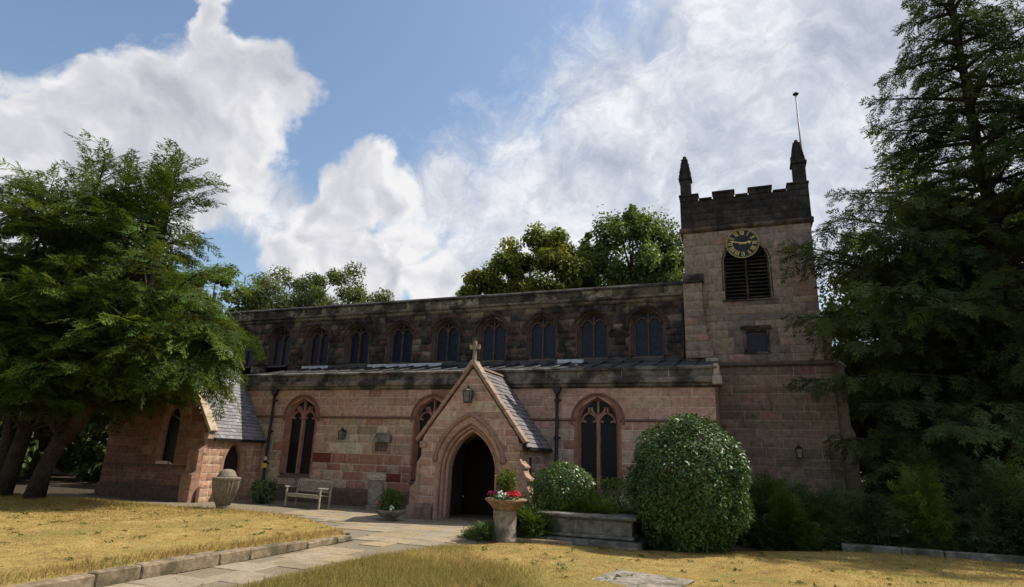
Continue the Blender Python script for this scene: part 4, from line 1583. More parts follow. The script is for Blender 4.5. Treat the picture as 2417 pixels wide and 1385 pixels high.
V, F = sweep(vdoor, [(0.0, -0.28), (0.0, -0.10), (0.06, -0.01), (0.10, 0.02), (0.22, 0.02), (0.22, -0.28)], FVR)
fix_normals(mesh_obj('door_frame', V, F, 'stone', vd, (0.36, 0.215, 0.145)))
V = [FVR.p(u, z, -0.24) for u, z in vdoor]
mesh_obj('door_leaf', V, [tuple(range(len(V)))], 'dark_wood', vd)
for k in range(5):
    V = [FVR.p(1.5 - 0.36 + k * 0.18 + e, z, -0.232) for e, z in ((-0.004, 0), (0.004, 0), (0.004, 1.5), (-0.004, 1.5))]
    mesh_obj('plank_gap', V, [(0, 1, 2, 3)], 'iron', vd)
mb = MB()
mb.prism([(0, -0.12), (0, 1.98), (0.12, 1.86), (0.22, 1.80), (0.22, 1.05), (0.36, 0.95), (0.36, -0.12)], lambda q, k: Vector((VX1 - 0.004 - k * 0.5, VY - q[0], q[1])) + CH)
mb.build('buttress', 'stone', church, 0.012, tint=(0.32, 0.185, 0.125))
vroof = empty('vestry_roof')
vroof.parent = church
VR = VE + VH * VS + 0.02
slate_roof(vroof, (VC, VR), (VX1 + 0.16, VR - (VH + 0.16) * VS), VY + 0.22, -0.01, 30, 0.25, [(0.20, 0.187, 0.192), (0.18, 0.17, 0.176), (0.225, 0.208, 0.21)], 95)
slate_roof(vroof, (VC, VR), (VX0 - 0.16, VR - (VH + 0.16) * VS), VY + 0.22, -0.01, 26, 0.3, SP, 96)
for s in (-1, 1):
    a = Vector((VC + s * (VH + 0.13), 0, VE - 0.02))
    b = Vector((VC, 0, VE + VH * VS + 0.16))
    dirv = (b - a).normalized()
    nr = Vector((-dirv.z, 0, dirv.x))
    if nr.z < 0:
        nr = -nr
    L = (b - a).length
    for i in range(8):
        t0, t1 = L * i / 8 + 0.006, L * (i + 1) / 8 - 0.006
        mb = MB()
        mb.prism([(t0, 0.0), (t1, 0.0), (t1, 0.13), (t0, 0.13)], lambda q, k: a + dirv * q[0] + nr * q[1] + Vector((0, VY - 0.07 + k * 0.36, 0)) + CH)
        mb.build('coping_stone', 'stone', vroof, 0.015, tint=(0.44, 0.35, 0.25))
mb = MB()
mb.box(VX1 - 0.10, VX1 + 0.14, VY - 0.06, VY + 0.28, VE - 0.26, VE - 0.01)
mb.build('kneeler', 'stone', vroof, 0.03, tint=(0.40, 0.29, 0.21)).location = CH
band('gutter', Frame((VX1 + 0.12, VY + 0.28, 0), (0, 1, 0), (1, 0, 0)), 0.0, 2.55, [(2.16, -0.02), (2.16, 0.06), (2.25, 0.06), (2.25, -0.02)], 'iron', None, vroof)
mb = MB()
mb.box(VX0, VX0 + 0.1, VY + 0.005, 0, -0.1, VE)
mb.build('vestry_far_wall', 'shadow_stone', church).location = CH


# ---- rainwater pipes, corbel and other fixings
def downpipe(x, y, z0, z1, mat='iron', hopper=True, r_=0.055, shoe=True):
    p = empty('downpipe')
    p.parent = church
    mb = MB()
    pts = [(x, y, z1), (x, y, z0 + 0.12)] + ([(x, y - 0.02, z0 + 0.06), (x, y - 0.14, z0)] if shoe else [(x, y, z0)])
    mb.tube([Vector(q) + CH for q in pts], r_, 10)
    mb.build('pipe', mat, p, smooth=True)
    z = z1 - 0.3
    while z > z0 + 0.4:
        mb = MB()
        mb.tube([Vector((x, y, z)) + CH, Vector((x, y, z + 0.09)) + CH], r_ * 1.35, 10)
        mb.box(x - r_ * 2.2 + CH.x, x + r_ * 2.2 + CH.x, y + r_ * 0.5 + CH.y, y + r_ * 1.6 + CH.y, z + 0.015, z + 0.075)
        mb.build('pipe_collar', mat, p)
        z -= 1.25
    if hopper:
        mb = MB()
        mb.prism([(-0.13, z1 + 0.22), (0.13, z1 + 0.22), (0.13, z1 + 0.08), (0.06, z1 - 0.06), (-0.06, z1 - 0.06), (-0.13, z1 + 0.08)], lambda q, k: Vector((x + q[0], y - 0.11 + k * 0.2, q[1])) + CH)
        mb.build('hopper', mat, p, 0.012)


downpipe(-18.12, -0.13, 0.0, 4.12)
downpipe(-5.97, -0.13, 0.0, 4.12)
downpipe(-2.02, 3.36, 5.78, 7.95, hopper=False, r_=0.05, shoe=False)
mb = MB()
mb.prism([(-13.16, 2.30), (-12.42, 2.30), (-12.42, 2.52), (-12.55, 2.66), (-13.03, 2.66), (-13.16, 2.52)], lambda q, k: Vector((q[0], -0.20 * k * (1.0 if q[1] < 2.5 else 0.55), q[1])) + CH)
mb.build('weathered_corbel', 'grey_stone', church, 0.02)
mb = MB()
mb.box(-13.12, -12.62, -0.05, 0.0, 1.98, 2.295)
mb.build('dark_stone', 'stone', church, 0.02, tint=(0.16, 0.11, 0.085)).location = CH  # darker block below the corbel

# ---- the stones themselves: the largest in view one by one, the rest joined
STONES.sort(key=lambda s: -s[0])
NSTONE = 300
for area, par_, V, F, tn, mt in STONES[:NSTONE]:
    mesh_obj('stone', V, F, mt, par_, tn)
for mt in ('stone', 'sooty_stone'):
    rest = [s for s in STONES[NSTONE:] if s[5] == mt]
    if not rest:
        continue
    n = len(rest)
    VV = np.array([[tuple(v) for v in s[2]] for s in rest], dtype=np.float32).reshape(-1, 3)
    FF = (np.array(rest[0][3], dtype=np.int32)[None] + (np.arange(n, dtype=np.int32) * 8)[:, None, None]).reshape(-1, 4)
    TT = np.repeat(np.array([s[4] for s in rest], dtype=np.float32), 8, axis=0)
    o = np_obj('small_stonework', VV, FF, mt, church, TT)
    o['kind'] = 'stuff'

# ------------------------------------------------------------------ things on and around the church

# tower clock
clk = empty('tower_clock', (0.31, 3.16, 10.08))
tag(clk, 'round black clock with gilt roman numerals high on the tower', 'clock')
FK = Frame(Vector((0, 0, 0)) - CH, (1, 0, 0), (0, -1, 0))
R_ = 0.585
mb = MB()
mb.prism([(R_ * math.cos(t), R_ * math.sin(t)) for t in [2 * math.pi * k / 48 for k in range(48)]], lambda q, k: Vector((q[0], 0.03 - 0.09 * k, q[1])))
mb.build('dial', 'clock_black', clk)


def ring(ra, rb, y0, y1, n=60):
    mb = MB()
    a = [[mb.bm.verts.new((rr * math.cos(2 * math.pi * k / n), yy, rr * math.sin(2 * math.pi * k / n))) for k in range(n)] for rr, yy in ((ra, y0), (ra, y1), (rb, y1), (rb, y0))]
    for i in range(4):
        for k in range(n):
            mb.bm.faces.new((a[i][k], a[i][(k + 1) % n], a[(i + 1) % 4][(k + 1) % n], a[(i + 1) % 4][k]))
    return mb


ring(0.574, 0.588, -0.055, -0.075).build('rim', 'gold', clk)
mb = MB()
for k in range(60):
    t = 2 * math.pi * k / 60
    rot = Matrix.Rotation(-t, 4, 'Y')
    wd = 0.006 if k % 5 else 0.011
    mb.box(-wd, wd, -0.066, -0.058, 0.525, 0.560, rot)
mb.build('minute_track', 'gold', clk)


def numeral(txt, hour):
    """strokes of a roman numeral laid out with its foot to the dial's centre"""
    mb = MB()
    rot = Matrix.Rotation(math.radians(hour * 30), 4, 'Y')
    hgt, z0 = 0.155, 0.345
    wd = {'I': 0.042, 'V': 0.085, 'X': 0.085}
    tot = sum(wd[c] for c in txt)
    x = -tot / 2
    y0, y1 = -0.068, -0.058

    def bar(xa, xb, t):
        p = [(xa - t, z0), (xa + t, z0), (xb + t, z0 + hgt), (xb - t, z0 + hgt)]
        mb.prism(p, lambda q, k: rot @ Vector((q[0], y0 + (y1 - y0) * k, q[1])))

    for c in txt:
        m_ = x + wd[c] / 2
        if c == 'I':
            bar(m_, m_, 0.010)
        elif c == 'V':
            bar(m_, m_ - 0.034, 0.013)
            bar(m_, m_ + 0.034, 0.007)
        else:
            bar(m_ + 0.034, m_ - 0.034, 0.013)
            bar(m_ - 0.034, m_ + 0.034, 0.007)
        x += wd[c]
    for zz in (z0, z0 + hgt):
        mb.box(-tot / 2 - 0.002, tot / 2 + 0.002, y0 + 0.0015, y1, zz - 0.003, zz + 0.003, rot)
    mb.build('numeral', 'gold', clk)


for h, tx in enumerate(('XII', 'I', 'II', 'III', 'IIII', 'V', 'VI', 'VII', 'VIII', 'IX', 'X', 'XI')):
    numeral(tx, h)


def hand(name, deg, ln, w, spade, y):
    mb = MB()
    rot = Matrix.Rotation(math.radians(deg), 4, 'Y')
    p = [(-w, -0.12), (w, -0.12), (w * 0.75, ln * 0.62), (spade, ln * 0.74), (w * 0.5, ln * 0.86), (0, ln), (-w * 0.5, ln * 0.86), (-spade, ln * 0.74), (-w * 0.75, ln * 0.62)]
    mb.prism(p, lambda q, k: rot @ Vector((q[0], y + 0.008 * k, q[1])))
    mb.build(name, 'gold', clk)


hand('minute_hand', 284, 0.50, 0.024, 0.034, -0.092)
hand('hour_hand', 83, 0.33, 0.030, 0.075, -0.080)
mb = MB()
mb.tube([(0, -0.06, 0), (0, -0.10, 0)], 0.035, 16)
mb.build('hub', 'gold', clk)

# flagpole
fp = empty('flagpole', (2.72, 3.75, 11.0))
tag(fp, 'slim pale flagpole rising beside the right-hand tower pinnacle', 'flagpole')
mb = MB()
mb.tube([(0, 0, 0), (0, 0, 5.42)], [0.045, 0.028], 10)
mb.build('pole', 'pole_white', fp, smooth=True)
mb = MB()
mb.lathe([(0.02, 5.42), (0.10, 5.45), (0.115, 5.49), (0.06, 5.54), (0.0, 5.56)], 14)
mb.build('truck', 'iron', fp, smooth=True)


def lantern(name, loc, label, s=1.0):
    o = empty(name, loc)
    tag(o, label, 'lantern')
    mb = MB()
    mb.tube([(0, 0.22 * s, 0.10 * s), (0, 0.10 * s, 0.26 * s), (0, 0.0, 0.24 * s)], 0.016 * s, 6)
    mb.box(-0.05 * s, 0.05 * s, 0.19 * s, 0.225 * s, -0.06 * s, 0.2 * s)
    mb.build('bracket', 'iron', o)
    mb = MB()
    for a in (-1, 1):
        for b in (-1, 1):
            mb.tube([(a * 0.085 * s, b * 0.085 * s, -0.20 * s), (a * 0.125 * s, b * 0.125 * s, 0.14 * s)], 0.014 * s, 5)
    mb.box(-0.10 * s, 0.10 * s, -0.10 * s, 0.10 * s, -0.23 * s, -0.195 * s)
    mb.box(-0.14 * s, 0.14 * s, -0.14 * s, 0.14 * s, 0.13 * s, 0.155 * s)
    for a in (-1, 1):
        mb.box(-0.11 * s, 0.11 * s, a * 0.108 * s - 0.006, a * 0.108 * s + 0.006, -0.03 * s, -0.015 * s)
        mb.box(a * 0.108 * s - 0.006, a * 0.108 * s + 0.006, -0.11 * s, 0.11 * s, -0.03 * s, -0.015 * s)
    mb.build('cage', 'iron', o)
    mb = MB()
    mb.lathe([(0.17 * s, 0.155 * s), (0.05 * s, 0.25 * s), (0.03 * s, 0.27 * s), (0.035 * s, 0.30 * s), (0.0, 0.33 * s)], 4)
    mb.build('cap', 'iron', o)
    V = []
    for z, h in ((-0.195, 0.078), (0.13, 0.112)):
        V += [(-h * s, -h * s, z * s), (h * s, -h * s, z * s), (h * s, h * s, z * s), (-h * s, h * s, z * s)]
    for f in ((0, 1, 5, 4), (1, 2, 6, 5), (2, 3, 7, 6), (3, 0, 4, 7)):
        mesh_obj('lantern_pane', [V[i] for i in f], [(0, 1, 2, 3)], 'lamp_glass', o)
    return o


lantern('porch_lantern', (-8.05, -2.86, 3.74), 'square black iron lantern on the porch gable above the arch', 1.0)
lantern('wall_lantern', (-14.52, -0.25, 2.56), 'small black bracket lantern on the aisle wall above the bench', 0.85)
lantern('wall_lantern', (1.62, 2.95, 2.42), 'dark bracket lantern low on the tower wall above the shrubs', 0.8)

# notice on the drainpipe
sg = empty('pipe_sign', (-18.06, -0.22, 1.2))
tag(sg, 'little yellow and white warning notice fixed to the left drainpipe', 'sign')
mb = MB()
mb.box(-0.115, 0.115, -0.012, 0.0, 0.0, 0.17)
mb.build('yellow_plate', 'yellow_sign', sg)
mb = MB()
mb.box(-0.085, 0.085, -0.012, 0.0, 0.20, 0.27)
mb.build('black_plate', 'iron', sg)
mb = MB()
mb.box(-0.08, 0.08, -0.012, 0.0, 0.29, 0.36)
mb.box(-0.07, 0.07, -0.014, 0.0, 0.37, 0.42)
mb.build('white_plate', 'white_sign', sg)

# slatted garden bench
bn = empty('garden_bench', (-14.35, -2.0, 0.02), math.radians(-9))
tag(bn, 'weathered grey slatted wooden bench against the aisle wall', 'bench')
BL = 0.82
for s in (-1, 1):
    mb = MB()
    mb.prism([(-0.27, 0), (-0.21, 0), (-0.21, 0.64), (-0.27, 0.64)], lambda q, k: Vector((s * BL - 0.03 + 0.06 * k, q[0], q[1])))
    mb.build('leg', 'old_wood', bn, 0.006)
    mb = MB()
    mb.prism([(0.18, 0), (0.24, 0), (0.25, 0.45), (0.33, 0.92), (0.27, 0.92), (0.18, 0.45)], lambda q, k: Vector((s * BL - 0.03 + 0.06 * k, q[0], q[1])))
    mb.build('leg', 'old_wood', bn, 0.006)
    mb = MB()
    mb.prism([(-0.32, 0.645), (0.24, 0.625), (0.24, 0.655), (-0.30, 0.685), (-0.34, 0.665)], lambda q, k: Vector((s * BL - 0.045 + 0.09 * k, q[0], q[1])))
    mb.build('armrest', 'old_wood', bn, 0.006)
for k in range(5):
    mb = MB()
    y0 = -0.25 + k * 0.095
    mb.box(-BL + 0.03, BL - 0.03, y0, y0 + 0.075, 0.42 - 0.008 * k, 0.445 - 0.008 * k)
    mb.build('seat_slat', 'old_wood', bn, 0.004)
mb = MB()
mb.box(-BL + 0.03, BL - 0.03, -0.262, -0.222, 0.33, 0.415)
mb.build('front_rail', 'old_wood', bn, 0.004)
for nm, za, zb in (('top_rail', 0.84, 0.93), ('lower_rail', 0.50, 0.55)):
    ya = 0.205 + (za - 0.45) * 0.18
    mb = MB()
    mb.box(-BL + 0.03, BL - 0.03, ya, ya + 0.035, za, zb)
    mb.build(nm, 'old_wood', bn, 0.004)
for k in range(19):
    x = -BL + 0.085 + k * (2 * BL - 0.17) / 18
    mb = MB()
    mb.prism([(0.218, 0.545), (0.240, 0.545), (0.294, 0.845), (0.272, 0.845)], lambda q, j: Vector((x - 0.02 + 0.04 * j, q[0], q[1])))
    mb.build('back_slat', 'old_wood', bn)

# fluted stone urn with a domed lid, on the lawn
un = empty('fluted_urn', (-15.5, -4.6, 0.10))
tag(un, 'large fluted stone urn with domed lid on the dry lawn', 'urn')
mb = MB()
prof = [(0.18, -0.1), (0.20, 0.05)] + [(0.20 + 0.225 * math.sin((z - 0.05) / 0.77 * math.pi / 2) ** 0.8, z) for z in [0.08 + 0.074 * i for i in range(10)]] + [(0.425, 0.80), (0.43, 0.83), (0.40, 0.845), (0.28, 0.85)]
mb.lathe(prof, 192, flute=0.055, nfl=22, zf=(0.07, 0.79))
mb.build('body', 'urn_stone', un, smooth=False)
un.scale = (0.98, 0.98, 1.08)
mb = MB()
mb.lathe([(0.31, 0.845), (0.30, 0.87), (0.25, 0.95), (0.21, 1.02), (0.15, 1.05), (0.06, 1.07), (0.0, 1.072)], 32)
mb.build('lid', 'urn_stone', un, smooth=True)

# broken pedestal by the wall
pe = empty('stone_pedestal', (-12.2, -1.15, 0.0), math.radians(38))
tag(pe, 'weathered pale stone pedestal with chipped cap standing against the aisle wall', 'pedestal')
mb = MB()
mb.box(-0.30, 0.30, -0.30, 0.30, -0.05, 0.20)
mb.build('base', 'grey_stone', pe, 0.03)
mb = MB()
mb.box(-0.25, 0.25, -0.25, 0.25, 0.20, 1.0)
mb.build('shaft', 'grey_stone', pe, 0.025)
mb = MB()
mb.box(-0.29, 0.29, -0.29, 0.29, 1.0, 1.07)
mb.prism([(-0.32, 1.07), (0.32, 1.07), (0.30, 1.15), (0.12, 1.24), (-0.20, 1.22), (-0.30, 1.13)], lambda q, k: Vector((q[0], -0.30 + 0.6 * k, q[1])))
mb.build('cap', 'pale_stone', pe, 0.02)

# bowl of plants left of the porch
bw = empty('planter_bowl', (-9.95, -3.75, 0.02))
tag(bw, 'low dark stone bowl planted with leafy flowers left of the porch', 'planter')
mb = MB()
mb.lathe([(0.20, 0.0), (0.22, 0.03), (0.20, 0.06), (0.30, 0.14), (0.42, 0.24), (0.46, 0.30), (0.44, 0.31), (0.38, 0.27), (0.0, 0.25)], 28)
mb.build('bowl', 'grey_stone', bw, smooth=True)

# planter on a column
pl = empty('pedestal_planter', (-5.45, -5.95, 0.02))
tag(pl, 'buff stone planter bowl on a round column with red and white flowers', 'planter')
mb = MB()
mb.lathe([(0.30, -0.05), (0.30, 0.06), (0.265, 0.10), (0.26, 0.60), (0.275, 0.64), (0.275, 0.69)], 28)
mb.build('column', 'grey_stone', pl, smooth=True)
mb = MB()
mb.lathe([(0.26, 0.69), (0.30, 0.71), (0.37, 0.80), (0.47, 0.89), (0.505, 0.92), (0.50, 0.945), (0.45, 0.94), (0.40, 0.90), (0.0, 0.90)], 36)
mb.build('bowl', 'buff_stone', pl, smooth=True)


def flowers(parent, cx, cy, cz, n, rad, mat, seed, size=0.035):
    r = random.Random(seed)
    V, F = [], []
    for _ in range(n):
        a = r.uniform(0, 6.28)
        d = rad * math.sqrt(r.random())
        c = Vector((cx + d * math.cos(a), cy + d * math.sin(a), cz + r.uniform(-0.03, 0.12) * (1 - 0.5 * d / rad)))
        nrm = Vector((r.uniform(-0.8, 0.8), r.uniform(-1, 0.3), r.uniform(0.2, 1))).normalized()
        u = nrm.orthogonal().normalized()
        v = nrm.cross(u)
        for k in range(5):
            t = k * 1.2566 + r.uniform(-0.2, 0.2)
            dd = u * math.cos(t) + v * math.sin(t)
            e = u * math.cos(t + 1.57) + v * math.sin(t + 1.57)
            b = len(V)
            s = size * r.uniform(0.8, 1.3)
            V += [c, c + dd * s * 0.6 + e * s * 0.4 + nrm * 0.006, c + dd * s, c + dd * s * 0.6 - e * s * 0.4 + nrm * 0.006]
            F.append((b, b + 1, b + 2, b + 3))
    o = mesh_obj('flowers', V, F, mat, parent)
    o['kind'] = 'stuff'
    return o


flowers(pl, -0.33, -0.14, 1.03, 34, 0.13, 'pink_petal', 1)
flowers(pl, 0.02, -0.30, 1.02, 40, 0.13, 'white_petal', 2)
flowers(pl, 0.28, -0.20, 1.05, 60, 0.17, 'red_petal', 3)
flowers(bw, -0.36, -0.10, 0.40, 14, 0.10, 'red_petal', 4)
flowers(bw, 0.22, -0.30, 0.36, 12, 0.06, 'white_petal', 5)

# chest tomb
tb = empty('chest_tomb', (-3.65, -4.85, 0.0), math.radians(1.5))
tag(tb, 'grey chest tomb with a flat lid on stone steps beside the planter', 'tomb')
mb = MB()
mb.box(-1.62, 1.28, -0.64, 0.62, -0.05, 0.14)
mb.build('step', 'tomb_stone', tb, 0.015)
mb = MB()
mb.box(-1.12, 1.10, -0.40, 0.40, 0.16, 0.24)
mb.build('plinth', 'tomb_stone', tb, 0.02)
mb = MB()
mb.box(-1.12, 1.03, -0.34, 0.34, 0.24, 0.56)
mb.build('chest', 'tomb_stone', tb, 0.012)
for x in (-1.0, -0.3, 0.3, 0.98):
    mb = MB()
    mb.box(x - 0.05, x + 0.05, -0.365, -0.335, 0.245, 0.555)
    mb.build('pilaster', 'tomb_stone', tb, 0.008)
mb = MB()
mb.box(-1.17, 1.08, -0.39, 0.39, 0.56, 0.595)
mb.box(-1.25, 1.16, -0.46, 0.46, 0.595, 0.67)
mb.build('lid', 'tomb_stone', tb, 0.018)
for i, (xa, xb, yy, za) in enumerate(((-1.66, -0.25, -0.86, 0.07), (0.35, 1.25, -0.80, 0.05))):
    mb = MB()
    mb.box(xa, xb, yy - 0.09, yy + 0.09, -0.05, za + 0.03)
    mb.build('kerb_piece', 'kerb_stone', tb, 0.015)

# ledger stone in the lawn
ls = empty('ledger_stone', (-1.75, -9.25, 0.045), math.radians(-12))
tag(ls, 'flat worn grave slab sunk in the near lawn', 'grave slab')
mb = MB()
mb.box(-0.66, 0.66, -0.95, 0.62, -0.06, 0.022)
for v in mb.bm.verts:
    v.co += Vector((RNG.uniform(-0.05, 0.05), RNG.uniform(-0.05, 0.05), 0))
mb.build('slab', 'grey_stone', ls, 0.012)

# grave kerbs at the right edge of the lawn
gk = empty('grave_kerb', (4.0, -2.3, 0.0))
tag(gk, 'long low grey grave kerb under the dark shrubs at the right', 'kerb')
r = random.Random(17)
x = -2.0
while x < 4.5:
    ln = r.uniform(0.8, 1.7)
    mb = MB()
    mb.box(x, x + ln - 0.02, -0.09, 0.09, -0.05, 0.15 + r.uniform(-0.04, 0.02))
    for v in mb.bm.verts:
        v.co += Vector((0, r.uniform(-0.015, 0.015), r.uniform(-0.015, 0.015)))
    mb.build('kerb_stone', 'tomb_stone', gk, 0.018)
    x += ln

# ------------------------------------------------------------------ vegetation


def basis(fwd, rng, roll=0.5, scale=None):
    """(n,3,3) matrices whose columns are forward, side, up"""
    n = len(fwd)
    f = fwd / np.linalg.norm(fwd, axis=1, keepdims=True)
    up = np.tile(np.array([0, 0, 1.0]), (n, 1)) + rng.normal(0, roll, (n, 3))
    s = np.cross(up, f)
    s /= np.linalg.norm(s, axis=1, keepdims=True) + 1e-9
    u = np.cross(f, s)
    M = np.stack([f, s, u], axis=2)
    if scale is not None:
        M = M * scale[:, None, None]
    return M


def replicate(tv, tf, M, pos, tint):
    n, v = len(pos), len(tv)
    V = np.einsum('nij,vj->nvi', M, tv) + pos[:, None, :]
    F = tf[None] + (np.arange(n) * v)[:, None, None]
    T = np.repeat(tint, v, axis=0)
    return V.reshape(-1, 3), F.reshape(-1, tf.shape[1]), T


def spray_template(n=7, width=0.42, leaf=0.085, droop=0.22, ang=0.95, lift=0.06, seed=0):
    """a flat feathery branchlet along +x, length 1"""
    r = np.random.default_rng(seed)
    V, F = [], []

    def quad(p, d, l, w):
        d = d / np.linalg.norm(d)
        s = np.cross(d, np.array([0, 0, 1.0]))
        s /= np.linalg.norm(s) + 1e-9
        s = s + np.array([0, 0, r.uniform(-0.5, 0.5)])
        b = len(V)
        V.extend([p, p + d * l * 0.45 + s * w, p + d * l, p + d * l * 0.45 - s * w])
        F.append((b, b + 1, b + 2, b + 3))

    for i in range(n):
        x = 0.06 + 0.86 * i / n
        z = -droop * x * x
        for s in (-1, 1):
            a = ang * r.uniform(0.75, 1.2)
            l = width * (1.05 - 0.65 * x) * r.uniform(0.75, 1.2)
            d = np.array([math.cos(a), s * math.sin(a), r.uniform(-0.35, 0.15) - 0.1])
            quad(np.array([x, 0, z]), d, l, leaf * (1.1 - 0.4 * x))
    quad(np.array([0.8, 0, -droop * 0.64]), np.array([1, 0, -droop * 1.6]), 0.28, leaf * 0.7)
    return np.array(V), np.array(F)


def leaf_template(w=0.42, fold=0.12):
    V = np.array([(0, 0, 0), (0.45, w / 2, fold), (1, 0, -0.05), (0.45, -w / 2, fold)], dtype=float)
    return V, np.array([(0, 1, 2, 3)])


def grow(o, az, pitch, length, curve, n=7, wob=0.0, rng=None):
    """polyline of a limb; pitch changes by curve along it"""
    pts = [np.array(o, dtype=float)]
    st = length / (n - 1)
    for i in range(n - 1):
        t = i / (n - 2) if n > 2 else 0
        p = pitch + curve * t
        a = az + (rng.normal(0, wob) if rng is not None and wob else 0)
        pts.append(pts[-1] + st * np.array([math.cos(a) * math.cos(p), math.sin(a) * math.cos(p), math.sin(p)]))
    return np.array(pts)


def along(pts, t):
    k = t * (len(pts) - 1)
    i = min(int(k), len(pts) - 2)
    f = k - i
    return pts[i] * (1 - f) + pts[i + 1] * f, (pts[i + 1] - pts[i])


def conifer_sprays(limbs, rng, sub_gap, sub_len, spray_gap, spray_len, t0=0.25, droop=0.35, tipbright=0.35, clip=None, sub_pitch=-0.15):
    pos, fwd, scl, tint = [], [], [], []
    subs = []
    for pts in limbs:
        L = np.linalg.norm(np.diff(pts, axis=0), axis=1).sum()
        m_ = max(2, int(L * (1 - t0) / sub_gap))
        lt = rng.uniform(0.65, 1.35)
        hue = rng.uniform(-0.10, 0.16)
        for j in range(m_):
            t = t0 + (1 - t0) * (j + rng.uniform(0, 1)) / m_
            p, d = along(pts, min(t, 0.999))
            az = math.atan2(d[1], d[0])
            for s in (-1, 1):
                ln = sub_len * (1.12 - 0.75 * t) * rng.uniform(0.6, 1.25) * min(1.0, L / 3.0 + 0.35)
                sp = grow(p, az + s * rng.uniform(0.55, 1.15), math.asin(max(-1, min(1, d[2] / (np.linalg.norm(d) + 1e-9)))) * 0.6 + rng.uniform(-0.12, 0.18), ln, sub_pitch - rng.uniform(0.1, 0.4), 4)
                subs.append(sp)
                k = max(1, int(ln / spray_gap))
                for q in range(k):
                    tt = (q + rng.uniform(0.2, 1.0)) / k
                    a, dd = along(sp, min(tt, 0.999))
                    az2 = math.atan2(dd[1], dd[0]) + rng.normal(0, 0.45)
                    pi_ = math.atan2(dd[2], np.hypot(dd[0], dd[1])) - droop * rng.uniform(0.2, 1.2)
                    pos.append(a)
                    fwd.append((math.cos(az2) * math.cos(pi_), math.sin(az2) * math.cos(pi_), math.sin(pi_)))
                    scl.append(spray_len * rng.uniform(0.7, 1.3))
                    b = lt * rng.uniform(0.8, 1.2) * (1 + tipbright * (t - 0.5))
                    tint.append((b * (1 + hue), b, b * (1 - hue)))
        # tip
        for q in range(3):
            a, dd = along(pts, 0.90 + 0.045 * q)
            v = dd / np.linalg.norm(dd) + rng.normal(0, 0.15, 3)
            pos.append(a)
            fwd.append(v)
            scl.append(spray_len * 1.1)
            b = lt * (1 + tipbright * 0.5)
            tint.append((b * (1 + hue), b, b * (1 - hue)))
    pos, fwd, scl, tint = map(np.array, (pos, fwd, scl, tint))
    if clip is not None:
        k = np.array([clip(p) for p in pos])
        pos, fwd, scl, tint = pos[k], fwd[k], scl[k], tint[k]
        subs = [s for s in subs if clip(s[-1])]
    return pos, fwd, scl, tint, subs


def tubes_np(polys, r0s, r1s, n=5):
    """joined tapering tubes for limbs"""
    VV, FF, off = [], [], 0
    for pts, r0, r1 in zip(polys, r0s, r1s):
        m_ = len(pts)
        d = np.gradient(pts, axis=0)
        d /= np.linalg.norm(d, axis=1, keepdims=True) + 1e-9
        ref = np.array([0.31, 0.17, 0.93]) if abs(d[0][2]) < 0.8 else np.array([1.0, 0.1, 0])
        u = np.cross(d, ref)
        u /= np.linalg.norm(u, axis=1, keepdims=True) + 1e-9
        v = np.cross(d, u)
        rad = np.linspace(r0, r1, m_)[:, None]
        ring = []
        for k in range(n):
            a = 2 * math.pi * k / n
            ring.append(pts + (u * math.cos(a) + v * math.sin(a)) * rad)
        V = np.stack(ring, 1).reshape(-1, 3)
        for i in range(m_ - 1):
            for k in range(n):
                FF.append((off + i * n + k, off + i * n + (k + 1) % n, off + (i + 1) * n + (k + 1) % n, off + (i + 1) * n + k))
        VV.append(V)
        off += len(V)
    return np.concatenate(VV), np.array(FF)



def fine_spray(n=7, width=0.42, droop=0.22, ang=0.95, leaf=0.13, lw=0.020, per=3, seed=0):
    """branchlet with side twigs, each carrying small needle-tuft triangles; +x, length 1"""
    r = np.random.default_rng(seed)
    V, F = [], []

    def tri(p, d, l):
        d = d / np.linalg.norm(d)
        s = np.cross(d, np.array([0.0, 0, 1])) + np.array([0, 0, r.uniform(-0.6, 0.6)])
        s /= np.linalg.norm(s)
        b = len(V)
        V.extend([p + s * lw, p - s * lw, p + d * l])
        F.append((b, b + 1, b + 2))

    for i in range(n):
        x = 0.05 + 0.85 * i / n
        p0 = np.array([x, 0, -droop * x * x])
        for s in (-1, 1):
            a = ang * r.uniform(0.7, 1.2)
            L = width * (1.05 - 0.6 * x) * r.uniform(0.7, 1.2)
            d = np.array([math.cos(a), s * math.sin(a), r.uniform(-0.35, 0.10)])
            for k in range(per):
                q = p0 + d * L * (k + 0.3) / per
                aa = r.choice((-1, 1)) * r.uniform(0.25, 0.8)
                d2 = np.array([d[0] * math.cos(aa) - d[1] * math.sin(aa), d[0] * math.sin(aa) + d[1] * math.cos(aa), d[2] + r.uniform(-0.35, 0.25)])
                tri(q, d2, leaf * r.uniform(0.8, 1.5))
            tri(p0 + d * L * 0.7, d, L * 0.5)
    for k in range(4):
        tri(np.array([0.75 + 0.06 * k, 0, -droop * 0.62]), np.array([1, r.uniform(-0.5, 0.5), -droop * 1.5]), leaf * 1.3)
    return np.array(V), np.array(F)


YEW_V, YEW_F = fine_spray(7, 0.42, 0.22, 0.95, 0.15, 0.026, 3, 1)
CON_V, CON_F = fine_spray(7, 0.44, 0.22, 0.95, 0.16, 0.028, 3, 2)
JUN_V, JUN_F = fine_spray(4, 0.50, 0.15, 0.95, 0.24, 0.042, 2, 3)



def trunk_obj(name, pts, radii, mat, parent, n=12, seed=0):
    """knobbly trunk"""
    r = random.Random(seed)
    mb = MB()
    mb.tube(pts, radii, n)
    for v in mb.bm.verts:
        v.co += Vector((r.uniform(-1, 1), r.uniform(-1, 1), 0)) * 0.03
    return mb.build(name, mat, parent, smooth=True)


